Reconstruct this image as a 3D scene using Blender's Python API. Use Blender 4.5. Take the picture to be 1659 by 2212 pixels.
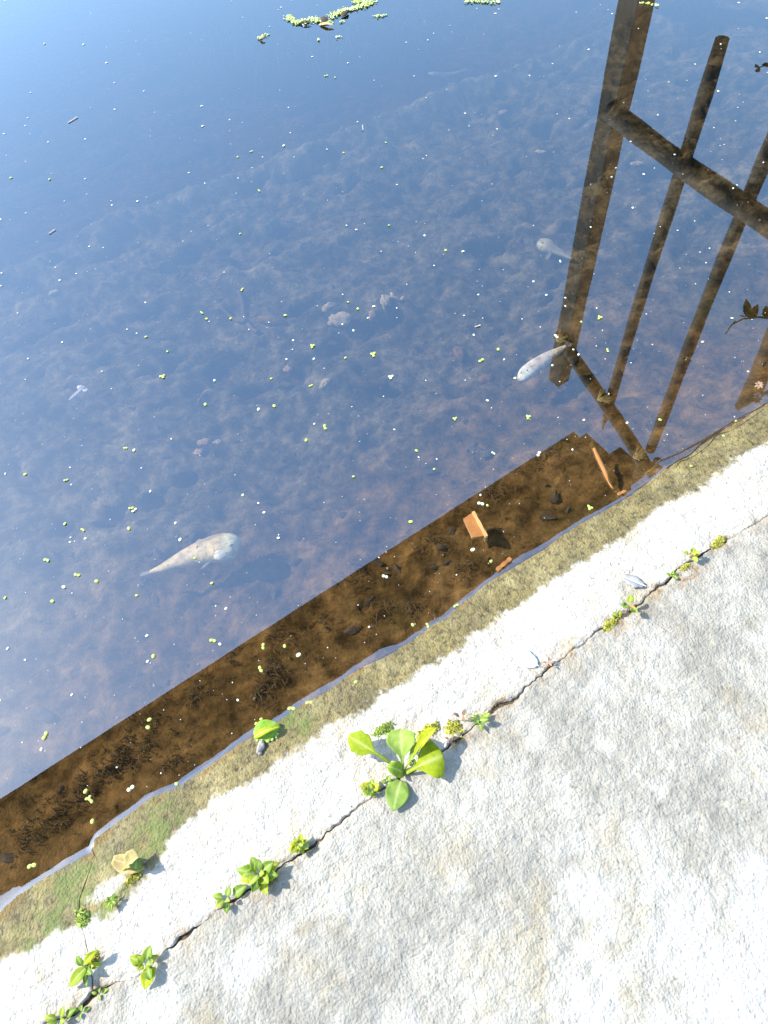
import bpy, bmesh, math, random
import numpy as np
from mathutils import Vector, Matrix

# ------------------------------------------------------------------ scene, camera, sky, sun
for o in list(bpy.data.objects):
    bpy.data.objects.remove(o, do_unlink=True)
sc = bpy.context.scene
COL = sc.collection
CAM_H = 1.30                     # metres above the water
FOC = 680.0                      # focal length in pixels of the 768 wide picture
_d = np.array([63.5, -408.0, -FOC]); _d /= np.linalg.norm(_d)      # straight down, seen by the camera
_Z = -_d
_f = np.array([0, 0, -1.0]); _Y = _f - _f.dot(_Z) * _Z; _Y /= np.linalg.norm(_Y)
_X = np.cross(_Y, _Z)
RC = np.array([_X, _Y, _Z])
cam = bpy.data.cameras.new('camera'); camo = bpy.data.objects.new('camera', cam); COL.objects.link(camo)
cam.sensor_fit = 'HORIZONTAL'; cam.sensor_width = 36; cam.lens = FOC / 768 * 36
cam.clip_start = 0.02; cam.clip_end = 2000
camo.matrix_world = Matrix([list(RC[0]) + [0], list(RC[1]) + [0], list(RC[2]) + [CAM_H], [0, 0, 0, 1]])
sc.camera = camo

SUN_EL = math.radians(41); SUN_H = np.array([-0.95, 0.31]); SUN_H /= np.linalg.norm(SUN_H)
SUN_DIR = Vector((SUN_H[0] * math.cos(SUN_EL), SUN_H[1] * math.cos(SUN_EL), math.sin(SUN_EL)))
world = bpy.data.worlds.new('World'); sc.world = world; world.use_nodes = True
wn = world.node_tree.nodes; wl = world.node_tree.links
sky = wn.new('ShaderNodeTexSky'); sky.sky_type = 'NISHITA'; sky.sun_disc = False
sky.sun_elevation = SUN_EL; sky.sun_rotation = math.atan2(SUN_H[0], SUN_H[1])
sky.air_density = 1.15; sky.dust_density = 0.5; sky.ozone_density = 2.2; sky.altitude = 50
wl.new(sky.outputs[0], wn['Background'].inputs[0]); wn['Background'].inputs[1].default_value = 0.15
sun = bpy.data.lights.new('sun', 'SUN'); sun.energy = 2.9; sun.angle = math.radians(1.2); sun.color = (1.0, 0.95, 0.87)
suno = bpy.data.objects.new('sun', sun); COL.objects.link(suno)
suno.rotation_euler = (-SUN_DIR).to_track_quat('-Z', 'Y').to_euler()
sc.view_settings.view_transform = 'Standard'; sc.view_settings.look = 'None'
sc.view_settings.gamma = 1.0; sc.view_settings.use_curve_mapping = False
sc.view_settings.exposure = 1.9
sc.render.resolution_x = 768; sc.render.resolution_y = 1024
sc.render.engine = 'CYCLES'

# ------------------------------------------------------------------ measuring helpers
KS = 768 / 1659.0
def ray(x, y):
    v = RC @ np.array([x * KS - 384, -(y * KS - 512), -FOC]); return v / np.linalg.norm(v)
def W(x, y, z=0.0):
    """point of the level plane at height z that the survey photo shows at (x, y)"""
    v = ray(x, y); t = (z - CAM_H) / v[2]
    return np.array([v[0] * t, v[1] * t, z])
def mirror_on_plane(x, y, p0, dirn):
    """point on a vertical plane (through p0 along dirn) whose mirror image in the water is at (x, y)"""
    v = ray(x, y); nrm = np.array([dirn[1], -dirn[0]])
    t = nrm.dot(p0[:2]) / nrm.dot(v[:2])
    return np.array([v[0] * t, v[1] * t, -(CAM_H + v[2] * t)])
def mirror_at_height(x, y, h):
    v = ray(x, y); t = -(CAM_H + h) / v[2]
    return np.array([v[0] * t, v[1] * t, h])

EU = np.array([0.902, 0.431]); EU /= np.linalg.norm(EU); EV = np.array([EU[1], -EU[0]])
def uv_of(p): return float(np.dot(p[:2], EU)), float(np.dot(p[:2], EV))
def xy_of(u, v): return u[..., None] * EU + v[..., None] * EV

rng = np.random.default_rng(7); random.seed(7)
_perm = rng.permutation(256); _perm = np.concatenate([_perm, _perm, _perm])
_grad = np.stack([np.cos(np.arange(256) * 2.399), np.sin(np.arange(256) * 2.399)], -1)
def perlin(x, y):
    xi = np.floor(x).astype(int); yi = np.floor(y).astype(int); xf = x - xi; yf = y - yi
    xi &= 255; yi &= 255
    s = xf * xf * xf * (xf * (xf * 6 - 15) + 10); t = yf * yf * yf * (yf * (yf * 6 - 15) + 10)
    def g(i, j, a, b):
        gr = _grad[_perm[_perm[(xi + i) & 255] + ((yi + j) & 255)]]
        return gr[..., 0] * a + gr[..., 1] * b
    n0 = g(0, 0, xf, yf) * (1 - s) + g(1, 0, xf - 1, yf) * s
    n1 = g(0, 1, xf, yf - 1) * (1 - s) + g(1, 1, xf - 1, yf - 1) * s
    return (n0 * (1 - t) + n1 * t) * 1.5
def fbm(x, y, scale, oct=4, gain=0.5):
    a = 1.0; out = 0; f = 1 / scale
    for k in range(oct):
        out = out + a * perlin(x * f + 17.3 * k, y * f - 9.1 * k); a *= gain; f *= 2.03
    return out
def sstep(a, b, x):
    t = np.clip((x - a) / (b - a), 0, 1); return t * t * (3 - 2 * t)

# ------------------------------------------------------------------ object helpers
def tag(o, label=None, cat=None, group=None, kind=None):
    if label: o['label'] = label
    if cat: o['category'] = cat
    if group: o['group'] = group
    if kind: o['kind'] = kind
    return o
def obj(name, data, mat=None, parent=None, smooth=True):
    if isinstance(data, tuple):
        me = bpy.data.meshes.new(name); me.from_pydata([tuple(map(float, v)) for v in data[0]], [], data[1]); me.update()
    else:
        me = data
    if mat is not None and not me.materials: me.materials.append(mat)
    if smooth and len(me.polygons): me.polygons.foreach_set('use_smooth', [True] * len(me.polygons))
    o = bpy.data.objects.new(name, me); COL.objects.link(o)
    if parent is not None: o.parent = parent; o.matrix_parent_inverse = parent.matrix_world.inverted()
    return o
def empty(name, loc):
    o = bpy.data.objects.new(name, None); COL.objects.link(o); o.location = [float(c) for c in loc]; o.empty_display_size = 0.05
    o.matrix_world = Matrix.Translation(o.location)
    return o
def fattr(me, name, vals):
    a = me.attributes.new(name, 'FLOAT', 'POINT'); a.data.foreach_set('value', np.asarray(vals, dtype=np.float32).ravel())
def grid_mesh(name, P):
    r, c = P.shape[:2]
    me = bpy.data.meshes.new(name)
    idx = np.arange(r * c).reshape(r, c)
    q = np.stack([idx[:-1, :-1], idx[:-1, 1:], idx[1:, 1:], idx[1:, :-1]], -1).reshape(-1, 4)
    me.vertices.add(r * c); me.vertices.foreach_set('co', P.reshape(-1).astype(np.float32))
    me.loops.add(len(q) * 4); me.loops.foreach_set('vertex_index', q.reshape(-1).astype(np.int32))
    me.polygons.add(len(q)); me.polygons.foreach_set('loop_start', np.arange(0, len(q) * 4, 4, dtype=np.int32))
    me.polygons.foreach_set('loop_total', np.full(len(q), 4, dtype=np.int32))
    me.update(calc_edges=True); me.validate()
    return me
def merge(parts):
    V = []; Fc = []
    for v, f in parts:
        n = len(V); V += [tuple(p) for p in v]; Fc += [tuple(i + n for i in t) for t in f]
    return V, Fc

# ------------------------------------------------------------------ materials
def mat(name):
    m = bpy.data.materials.new(name); m.use_nodes = True; nt = m.node_tree
    return m, nt.nodes, nt.links, nt.nodes['Principled BSDF']
def ramp(N, L, src, stops):
    r = N.new('ShaderNodeValToRGB'); L.new(src, r.inputs[0]); e = r.color_ramp.elements
    while len(e) < len(stops): e.new(0.5)
    for k, (p, c) in enumerate(stops):
        e[k].position = p; e[k].color = (*c, 1) if len(c) == 3 else c
    return r.outputs[0]
def noise(N, L, vec, scale, detail=6, rough=0.55):
    n = N.new('ShaderNodeTexNoise'); n.inputs['Scale'].default_value = scale; n.inputs['Detail'].default_value = detail
    n.inputs['Roughness'].default_value = rough; L.new(vec, n.inputs['Vector']); return n.outputs[0]
def mixc(N, L, fac, a, b, mode='MIX'):
    m = N.new('ShaderNodeMix'); m.data_type = 'RGBA'; m.blend_type = mode
    for s, v in ((0, fac), (6, a), (7, b)):
        if isinstance(v, (int, float)): m.inputs[s].default_value = v
        elif isinstance(v, tuple): m.inputs[s].default_value = (*v, 1)
        else: L.new(v, m.inputs[s])
    return m.outputs[2]
def mathn(N, L, op, a, b=0.0):
    m = N.new('ShaderNodeMath'); m.operation = op
    for s, v in ((0, a), (1, b)):
        if isinstance(v, (int, float)): m.inputs[s].default_value = v
        else: L.new(v, m.inputs[s])
    return m.outputs[0]
def bump(N, L, bs, h, dist, strength=1.0):
    b = N.new('ShaderNodeBump'); b.inputs['Distance'].default_value = dist; b.inputs['Strength'].default_value = strength
    L.new(h, b.inputs['Height']); L.new(b.outputs[0], bs.inputs['Normal'])
def simple(name, c1, c2, scale=40, rough=0.8, bd=0.001, detail=5, spec=0.3):
    m, N, L, B = mat(name); tc = N.new('ShaderNodeTexCoord').outputs['Object']
    n = noise(N, L, tc, scale, detail)
    L.new(ramp(N, L, n, [(0.3, c1), (0.7, c2)]), B.inputs['Base Color']); B.inputs['Roughness'].default_value = rough
    B.inputs['Specular IOR Level'].default_value = spec
    if bd: bump(N, L, B, noise(N, L, tc, scale * 3, 4), bd)
    return m
def geo_pos(N): return N.new('ShaderNodeNewGeometry').outputs['Position']
def attr(N, name):
    a = N.new('ShaderNodeAttribute'); a.attribute_name = name; return a.outputs['Fac']

def concrete_mat(name, lo, hi):
    m, N, L, B = mat(name); P = geo_pos(N)
    big = noise(N, L, P, 5.0, 5); fine = noise(N, L, P, 90, 6, 0.65); mid = noise(N, L, P, 22, 5)
    base = ramp(N, L, big, [(0.32, lo), (0.62, hi)])
    base = mixc(N, L, 0.8, base, ramp(N, L, noise(N, L, P, 26, 6, 0.7), [(0.32, (0.76, 0.75, 0.72)), (0.52, (1, 1, 1)), (0.68, (1.18, 1.18, 1.16))]), 'MULTIPLY')
    stain = ramp(N, L, noise(N, L, P, 11.0, 5, 0.65), [(0.53, (1, 1, 1)), (0.68, (0.80, 0.70, 0.50))])
    base = mixc(N, L, 0.6, base, stain, 'MULTIPLY')
    base = mixc(N, L, 0.9, base, ramp(N, L, noise(N, L, P, 130, 5, 0.7), [(0.32, (0.50, 0.46, 0.40)), (0.42, (1, 1, 1))]), 'MULTIPLY')
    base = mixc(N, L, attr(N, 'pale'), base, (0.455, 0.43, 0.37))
    wet = attr(N, 'wet'); soil = attr(N, 'soil'); alga = attr(N, 'alga')
    olive = ramp(N, L, mid, [(0.30, (0.10, 0.083, 0.032)), (0.5, (0.155, 0.132, 0.060)), (0.72, (0.20, 0.178, 0.10))])
    olive = mixc(N, L, 1.0, olive, ramp(N, L, fine, [(0.35, (0.35, 0.32, 0.24)), (0.5, (1, 1, 1)), (0.7, (1.3, 1.25, 1.1))]), 'MULTIPLY')
    olive = mixc(N, L, 0.8, olive, ramp(N, L, noise(N, L, P, 12, 4), [(0.38, (0.72, 0.66, 0.5)), (0.6, (1.25, 1.15, 0.85))]), 'MULTIPLY')
    olive = mixc(N, L, alga, olive, (0.10, 0.13, 0.02))
    col = mixc(N, L, wet, base, olive)
    shore = attr(N, 'shore')
    col = mixc(N, L, shore, col, (0.15, 0.085, 0.01))
    col = mixc(N, L, soil, col, ramp(N, L, fine, [(0.35, (0.13, 0.09, 0.05)), (0.65, (0.34, 0.25, 0.15))]))
    L.new(col, B.inputs['Base Color'])
    L.new(ramp(N, L, wet, [(0, (0.9,) * 3), (1, (0.55,) * 3)]), B.inputs['Roughness'])
    B.inputs['Specular IOR Level'].default_value = 0.35
    vo = N.new('ShaderNodeTexVoronoi'); vo.inputs['Scale'].default_value = 210; L.new(P, vo.inputs['Vector'])
    v2 = N.new('ShaderNodeTexVoronoi'); v2.inputs['Scale'].default_value = 105; L.new(P, v2.inputs['Vector'])
    h = mathn(N, L, 'ADD', mathn(N, L, 'MULTIPLY', noise(N, L, P, 260, 4, 0.65), 1.1), mathn(N, L, 'MULTIPLY', vo.outputs['Distance'], -0.45))
    h = mathn(N, L, 'ADD', h, mathn(N, L, 'MULTIPLY', v2.outputs['Distance'], -0.5))
    bump(N, L, B, h, 0.0033)
    return m
M = {}
M['edge'] = concrete_mat('concrete_edge', (0.38, 0.35, 0.29), (0.48, 0.445, 0.375))
M['slab'] = concrete_mat('concrete_slab', (0.235, 0.218, 0.178), (0.36, 0.336, 0.278))

def bed_mat():
    m, N, L, B = mat('pond_silt'); P = geo_pos(N)
    n1 = noise(N, L, P, 9, 8, 0.72); n2 = noise(N, L, P, 21, 8, 0.74); n3 = noise(N, L, P, 170, 4, 0.7)
    c = ramp(N, L, n1, [(0.32, (0.036, 0.022, 0.008)), (0.5, (0.105, 0.060, 0.020)), (0.68, (0.175, 0.100, 0.038))])
    c = mixc(N, L, 0.85, c, ramp(N, L, n2, [(0.36, (0.20, 0.20, 0.17)), (0.50, (0.85, 0.85, 0.8)), (0.64, (1.5, 1.45, 1.3))]), 'MULTIPLY')
    c = mixc(N, L, ramp(N, L, n3, [(0.66, (0, 0, 0)), (0.78, (0.55,) * 3)]), c, (0.22, 0.15, 0.06))
    c = mixc(N, L, ramp(N, L, noise(N, L, P, 3.2, 3), [(0.56, (0, 0, 0)), (0.72, (0.6,) * 3)]), c, (0.050, 0.047, 0.012))
    pale = ramp(N, L, n1, [(0.34, (0.018, 0.015, 0.009)), (0.5, (0.072, 0.057, 0.031)), (0.66, (0.135, 0.107, 0.063))])
    pale = mixc(N, L, 0.75, pale, ramp(N, L, n2, [(0.39, (0.12, 0.12, 0.12)), (0.50, (0.9, 0.9, 0.88)), (0.62, (1.9, 1.9, 1.8))]), 'MULTIPLY')
    c = mixc(N, L, attr(N, 'silt'), c, pale)
    L.new(c, B.inputs['Base Color']); B.inputs['Roughness'].default_value = 1.0; B.inputs['Specular IOR Level'].default_value = 0.0
    bump(N, L, B, mathn(N, L, 'ADD', n2, mathn(N, L, 'MULTIPLY', n3, 0.4)), 0.012)
    return m
M['bed'] = bed_mat()

def water_mat():
    m = bpy.data.materials.new('pond_water'); m.use_nodes = True; N = m.node_tree.nodes; L = m.node_tree.links
    N.remove(N['Principled BSDF']); out = N['Material Output']
    P = geo_pos(N)
    geo = N.new('ShaderNodeNewGeometry'); dt = N.new('ShaderNodeVectorMath'); dt.operation = 'DOT_PRODUCT'
    L.new(geo.outputs['Incoming'], dt.inputs[0]); L.new(geo.outputs['Normal'], dt.inputs[1])
    c_ = mathn(N, L, 'ABSOLUTE', dt.outputs['Value']); F0 = 0.186
    fres = mathn(N, L, 'ADD', F0, mathn(N, L, 'MULTIPLY', 1 - F0, mathn(N, L, 'POWER', mathn(N, L, 'SUBTRACT', 1.0, c_), 4.6)))
    gl = N.new('ShaderNodeBsdfGlossy'); gl.inputs['Roughness'].default_value = 0.0; gl.inputs['Color'].default_value = (0.86, 0.96, 1.0, 1)
    tr = N.new('ShaderNodeBsdfTransparent'); tr.inputs['Color'].default_value = (1, 1, 1, 1)
    mx = N.new('ShaderNodeMixShader'); L.new(fres, mx.inputs[0]); L.new(tr.outputs[0], mx.inputs[1]); L.new(gl.outputs[0], mx.inputs[2])
    L.new(mx.outputs[0], out.inputs['Surface'])
    va = N.new('ShaderNodeVolumeAbsorption'); va.inputs['Color'].default_value = (0.55, 0.47, 0.32, 1); va.inputs['Density'].default_value = 2.3
    L.new(va.outputs[0], out.inputs['Volume'])
    return m
M['water'] = water_mat()

def leaf_mat(name, c1, c2, trans=0.45, scale=30, rib=(0.62, 0.66, 0.28)):
    m, N, L, B = mat(name); tc = N.new('ShaderNodeTexCoord').outputs['Object']
    c = ramp(N, L, noise(N, L, tc, scale, 4), [(0.3, c1), (0.7, c2)])
    oi = N.new('ShaderNodeObjectInfo').outputs['Random']
    c = mixc(N, L, 1.0, c, ramp(N, L, oi, [(0.0, (0.62, 0.72, 0.7)), (0.5, (1, 1, 1)), (1.0, (1.25, 1.02, 0.8))]), 'MULTIPLY')
    c = mixc(N, L, 0.5, c, ramp(N, L, noise(N, L, tc, 140, 4), [(0.35, (0.6, 0.62, 0.5)), (0.6, (1, 1, 1))]), 'MULTIPLY')
    c = mixc(N, L, attr(N, 'rib'), c, rib)
    L.new(c, B.inputs['Base Color']); B.inputs['Roughness'].default_value = 0.65; B.inputs['Specular IOR Level'].default_value = 0.15
    bump(N, L, B, noise(N, L, tc, scale * 5, 3), 0.0006)
    t = N.new('ShaderNodeBsdfTranslucent'); L.new(c, t.inputs['Color'])
    mx = N.new('ShaderNodeMixShader'); mx.inputs[0].default_value = trans
    L.new(B.outputs[0], mx.inputs[1]); L.new(t.outputs[0], mx.inputs[2]); L.new(mx.outputs[0], N['Material Output'].inputs['Surface'])
    return m
M['leaf'] = leaf_mat('weed_leaf', (0.40, 0.46, 0.015), (0.52, 0.56, 0.03))
M['leaf_pale'] = leaf_mat('weed_leaf_pale', (0.34, 0.46, 0.07), (0.44, 0.55, 0.13))
M['leaf_small'] = leaf_mat('herb_leaf', (0.22, 0.37, 0.03), (0.36, 0.48, 0.07))
M['leaf_red'] = leaf_mat('red_seedling_leaf', (0.33, 0.20, 0.14), (0.45, 0.33, 0.22), 0.3, rib=(0.5, 0.25, 0.18))
M['leaf_dry'] = leaf_mat('dry_leaf', (0.46, 0.34, 0.11), (0.66, 0.54, 0.27), 0.3, rib=(0.7, 0.6, 0.35))
M['leaf_lily'] = leaf_mat('floating_leaf', (0.14, 0.30, 0.03), (0.24, 0.40, 0.06), 0.2, rib=(0.45, 0.5, 0.05))
M['leaf_dark'] = leaf_mat('bramble_leaf', (0.03, 0.06, 0.01), (0.05, 0.09, 0.02), 0.1, rib=(0.06, 0.1, 0.03))
M['stem'] = simple('stem', (0.16, 0.25, 0.04), (0.28, 0.33, 0.08), 60)
M['stem_red'] = simple('red_stem', (0.42, 0.16, 0.09), (0.50, 0.24, 0.14), 60)
M['twig'] = simple('twig_bark', (0.03, 0.02, 0.012), (0.07, 0.05, 0.03), 60)
M['duck'] = simple('duckweed_green', (0.27, 0.36, 0.06), (0.40, 0.48, 0.13), 180, 0.6, 0)
M['duck_pale'] = simple('duckweed_pale', (0.52, 0.58, 0.36), (0.62, 0.66, 0.48), 180, 0.6, 0)
M['speck'] = simple('seed_fluff', (0.50, 0.52, 0.46), (0.66, 0.67, 0.60), 200, 0.9, 0)
M['moss'] = simple('moss', (0.22, 0.22, 0.03), (0.46, 0.44, 0.08), 90, 0.95, 0)
M['moss_green'] = simple('moss_green', (0.15, 0.23, 0.04), (0.30, 0.38, 0.08), 90, 0.95, 0)
M['soil'] = simple('crack_soil', (0.022, 0.016, 0.010), (0.12, 0.085, 0.05), 70, 1.0, 0.004)
M['stone'] = simple('sunken_stone', (0.14, 0.105, 0.06), (0.34, 0.26, 0.16), 55, 0.95, 0.003)
M['stone_red'] = simple('sunken_brick', (0.15, 0.085, 0.05), (0.30, 0.19, 0.12), 55, 0.95, 0.003)
M['shell'] = simple('pale_shell', (0.26, 0.22, 0.19), (0.38, 0.33, 0.30), 90, 0.7, 0.001)
M['chip'] = simple('orange_wood', (0.20, 0.075, 0.016), (0.30, 0.13, 0.035), 30, 0.8, 0.001)
M['chip_lit_edge'] = simple('orange_wood_lit', (0.34, 0.18, 0.06), (0.42, 0.24, 0.09), 30, 0.8, 0.001)  # paler copy of the chip wood; paints its lit edge
M['feather'] = simple('feather_vane', (0.17, 0.17, 0.17), (0.27, 0.27, 0.27), 60, 0.9, 0)
M['quill'] = simple('feather_quill', (0.75, 0.75, 0.74), (0.8, 0.8, 0.8), 60, 0.6, 0)
M['down'] = simple('down_feather', (0.66, 0.65, 0.63), (0.78, 0.77, 0.75), 60, 0.9, 0)
M['rope'] = simple('straw_rope', (0.70, 0.46, 0.16), (0.85, 0.62, 0.28), 120, 0.9, 0.001)
M['litter'] = simple('rotting_leaf_litter', (0.022, 0.016, 0.009), (0.06, 0.042, 0.022), 60, 1.0, 0.002)
M['bits'] = simple('pale_bed_grit', (0.16, 0.12, 0.08), (0.30, 0.24, 0.17), 60, 1.0, 0)
M['fuzz'] = simple('brown_algae', (0.060, 0.038, 0.015), (0.11, 0.07, 0.028), 40, 1.0, 0)
M['weed'] = simple('water_weed', (0.020, 0.024, 0.014), (0.055, 0.060, 0.036), 20, 1.0, 0)
def wood_mat(name, c1, c2, axis_scale=(30, 30, 2)):
    m, N, L, B = mat(name); tc = N.new('ShaderNodeTexCoord').outputs['Object']
    mp = N.new('ShaderNodeMapping'); mp.inputs['Scale'].default_value = axis_scale; L.new(tc, mp.inputs[0])
    n = noise(N, L, mp.outputs[0], 1.0, 7, 0.65)
    L.new(ramp(N, L, n, [(0.3, c1), (0.7, c2)]), B.inputs['Base Color']); B.inputs['Roughness'].default_value = 0.85
    bump(N, L, B, n, 0.006); return m
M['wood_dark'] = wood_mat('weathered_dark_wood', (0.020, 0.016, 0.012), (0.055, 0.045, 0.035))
M['wood_sunlit'] = wood_mat('sunlit_brown_wood', (0.27, 0.12, 0.04), (0.42, 0.20, 0.08))
M['wood_plank'] = wood_mat('plank_wood', (0.035, 0.024, 0.015), (0.09, 0.06, 0.035), (2, 2, 2))
def fish_mat(name, back, belly, head):
    m, N, L, B = mat(name); tc = N.new('ShaderNodeTexCoord').outputs['Object']
    n = noise(N, L, tc, 28, 5, 0.6); sp = noise(N, L, tc, 150, 3)
    c = mixc(N, L, ramp(N, L, n, [(0.40, (0, 0, 0)), (0.62, (1, 1, 1))]), back, belly)
    c = mixc(N, L, attr(N, 'head'), c, head)
    c = mixc(N, L, ramp(N, L, sp, [(0.58, (0, 0, 0)), (0.70, (0.7,) * 3)]), c, (0.07, 0.055, 0.04))
    c = mixc(N, L, 0.7, c, ramp(N, L, noise(N, L, tc, 60, 4), [(0.35, (0.5, 0.45, 0.4)), (0.6, (1, 1, 1))]), 'MULTIPLY')
    L.new(c, B.inputs['Base Color']); B.inputs['Roughness'].default_value = 0.6; bump(N, L, B, n, 0.004); return m
M['fish'] = fish_mat('dead_fish_skin', (0.22, 0.145, 0.06), (0.40, 0.285, 0.09), (0.37, 0.325, 0.165))
M['fish_white'] = fish_mat('bleached_fish_skin', (0.27, 0.205, 0.13), (0.43, 0.35, 0.24), (0.40, 0.37, 0.27))
M['fish_grey'] = fish_mat('silted_fish_skin', (0.11, 0.09, 0.05), (0.18, 0.15, 0.085), (0.22, 0.19, 0.11))
M['fin'] = simple('fish_fin', (0.07, 0.06, 0.045), (0.12, 0.10, 0.075), 80, 0.7, 0.001)

# ------------------------------------------------------------------ surveyed lines of the bank
def line_uv(pts, z=0.0, ext=True):
    q = sorted(uv_of(W(x, y, z)) for x, y in pts)
    return np.array([a for a, b in q]), np.array([b for a, b in q])
shore_px = [(0,1975),(43,1936),(123,1886),(200,1845),(207,1816),(240,1792),(290,1756),(333,1724),(393,1702),(410,1687),(453,1659),(520,1610),(596,1566),(643,1533),(720,1489),(750,1466),(786,1443),(833,1423),(883,1393),(930,1359),(970,1336),(1000,1306),(1020,1293),(1050,1266),(1100,1236),(1183,1186),(1213,1163),(1249,1138),(1286,1119),(1366,1073),(1396,1050),(1426,1026),(1446,1010),(1490,986),(1536,953),(1573,926),(1606,910),(1659,870)]
lip_px = [(0,1955),(43,1917),(133,1852),(193,1818),(210,1790),(253,1760),(287,1734),(327,1706),(377,1692),(400,1680),(430,1659),(553,1554),(596,1549),(630,1514),(686,1481),(733,1457),(760,1434),(810,1397),(836,1387),(856,1389),(880,1371),(923,1347),(953,1334),(996,1297),(1033,1264),(1073,1227),(1106,1201),(1166,1171),(1203,1147),(1229,1134),(1263,1111),(1333,1073),(1400,1030),(1450,997),(1500,968),(1560,928),(1610,896),(1659,860)]
dry_px = [(0,2072),(60,2059),(117,2009),(170,2006),(233,1976),(293,1919),(317,1879),(360,1826),(380,1789),(433,1749),(500,1702),(553,1669),(586,1646),(683,1596),(703,1569),(760,1546),(826,1499),(886,1466),(923,1433),(980,1409),(1033,1366),(1106,1312),(1173,1259),(1266,1209),(1323,1169),(1403,1109),(1540,1033),(1573,996),(1659,953)]
crack_px = [(100,2212),(157,2192),(187,2166),(206,2139),(260,2122),(310,2102),(357,2049),(400,2022),(440,1992),(483,1959),(527,1928),(560,1914),(620,1862),(666,1839),(710,1792),(786,1736),(833,1699),(873,1675),(986,1599),(1053,1539),(1106,1510),(1156,1469),(1199,1433),(1266,1383),(1296,1359),(1346,1326),(1393,1296),(1413,1273),(1439,1256),(1473,1223),(1506,1203),(1536,1186),(1573,1166),(1606,1146),(1639,1129),(1659,1116)]
shU, shV = line_uv(shore_px); lpU, lpV = line_uv(lip_px); dyU, dyV = line_uv(dry_px, 0.018); ckU, ckV = line_uv(crack_px, 0.028)
def outside(u, U, k, amp=0.012):
    return amp * perlin(u * 6.1 + k, u * 0 + k) * (sstep(0, 0.15, U[0] - u) + sstep(0, 0.15, u - U[-1]))
def v_shore(u): return np.interp(u, shU, shV) + outside(u, shU, 3.3) + 0.0012 * perlin(u * 70, u * 0 + 2.2)
def v_lip(u): return np.minimum(0.7 * (np.interp(u, lpU, lpV) + outside(u, shU, 3.3)) + 0.3 * v_shore(u), v_shore(u) - 0.008) + 0.0018 * perlin(u * 45, u * 0 + 6.6)
def v_dry(u): return np.maximum(np.interp(u, dyU, dyV) + outside(u, dyU, 5.7, 0.03), v_shore(u) + 0.03)
def v_crack(u): return np.interp(u, ckU, ckV) + outside(u, ckU, 8.9) + 0.004 * perlin(u * 30, u * 0 + 7.7) + 0.0028 * perlin(u * 75, u * 0 + 5.1) + 0.0016 * perlin(u * 140, u * 0 + 1.7)
gap_spots = [(W(x, y, 0.03), a, s) for x, y, a, s in [(395,2025,0.010,0.022),(500,1945,0.006,0.02),(570,1912,0.007,0.04),(665,1838,0.007,0.03),(745,1768,0.003,0.03),(870,1677,0.004,0.02),(985,1600,0.006,0.03),(1085,1522,0.011,0.035),(1180,1448,0.004,0.03),(1340,1330,0.011,0.045),(1440,1255,0.006,0.05),(1520,1197,0.006,0.03),(190,2165,0.011,0.03)]]
def gap_half(u):
    g = 0.0001 + 0.0010 * np.clip(perlin(u * 22, u * 0 + 4.4), 0, 2)
    for p, a, s in gap_spots:
        g = g + 0.36 * a * np.exp(-((u - uv_of(p)[0]) / s) ** 2)
    return g
def bank_height(u, v):
    dw = v - v_shore(u)
    z = 0.0026 + 0.15 * dw - 0.15 * np.maximum(dw - 0.11, 0) + 0.10 * np.maximum(np.minimum(dw, 0.3) - 0.11, 0) * 0.5
    return z + 0.006 * sstep(-0.02, 0.02, v - v_crack(u)) * 0

# ------------------------------------------------------------------ pond bed
def axis(a, b, step, lo, hi):
    mid = list(np.arange(a, b, step)); out = []
    d = step; x = b
    while x < hi: out.append(x); d *= 1.35; x += d
    pre = []; d = step; x = a - step
    while x > lo: pre.append(x); d *= 1.35; x -= d
    return np.array(pre[::-1] + mid + out)
uu = axis(-1.9, 3.0, 0.0105, -90, 90); vv = -axis(-0.10, 3.9, 0.0105, -0.11, 120)[::-1]
U, D = np.meshgrid(uu, vv)
V = D + v_shore(U)
la = uv_of(W(333, 470, -0.25)); lb = uv_of(W(1020, 200, -0.25))
def bed_height(U, V):
    D = V - v_shore(U)
    z = np.interp(-D, [-0.2, 0.0, 0.10, 0.30, 0.9, 2.0, 4, 10, 150], [-0.02, -0.012, -0.055, -0.125, -0.17, -0.24, -0.40, -0.55, -0.6])
    fade = sstep(0.0, 0.12, -D)
    lx = (U - la[0]) / (lb[0] - la[0]); lv = la[1] + lx * (lb[1] - la[1]) + 0.05 * perlin(U * 2.2, U * 0 + 9)
    z = z - 0.20 * sstep(-0.05, 0.40, lv - V) + 0.06 * np.exp(-((V - lv - 0.06) / 0.07) ** 2) * fade
    n = fbm(U * 0.55, V, 0.26, 5, 0.55)
    cl = np.abs(fbm(U * 0.6 + 5, V + 3, 0.11, 4, 0.5))
    hol = np.clip(fbm(U * 0.5 + 11, V * 1.1 + 4, 0.16, 3, 0.5) - 0.28, 0, 0.3)
    z = z + fade * (0.028 * n + 0.020 * (0.45 - cl) + 0.007 * fbm(U, V, 0.03, 4, .6) - 0.13 * hol * sstep(0.3, 0.8, -D))
    return np.minimum(z, -0.014 - 0.10 * np.clip(-D - 0.02, 0, 0.25))
Zb = bed_height(U, V)
bed = obj('pond_bed', grid_mesh('pond_bed', np.concatenate([xy_of(U, V), Zb[..., None]], -1)), M['bed'])
_lx = (U - la[0]) / (lb[0] - la[0]); _lv = la[1] + _lx * (lb[1] - la[1])
_n = 0.25 * fbm(U, V, 0.5, 4)
fattr(bed.data, 'silt', sstep(0.22, 0.75, -D + _n * .6) * (0.25 + 0.75 * sstep(-0.45, 0.12, V - _lv + _n * .9)))
tag(bed, kind='structure')
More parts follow.
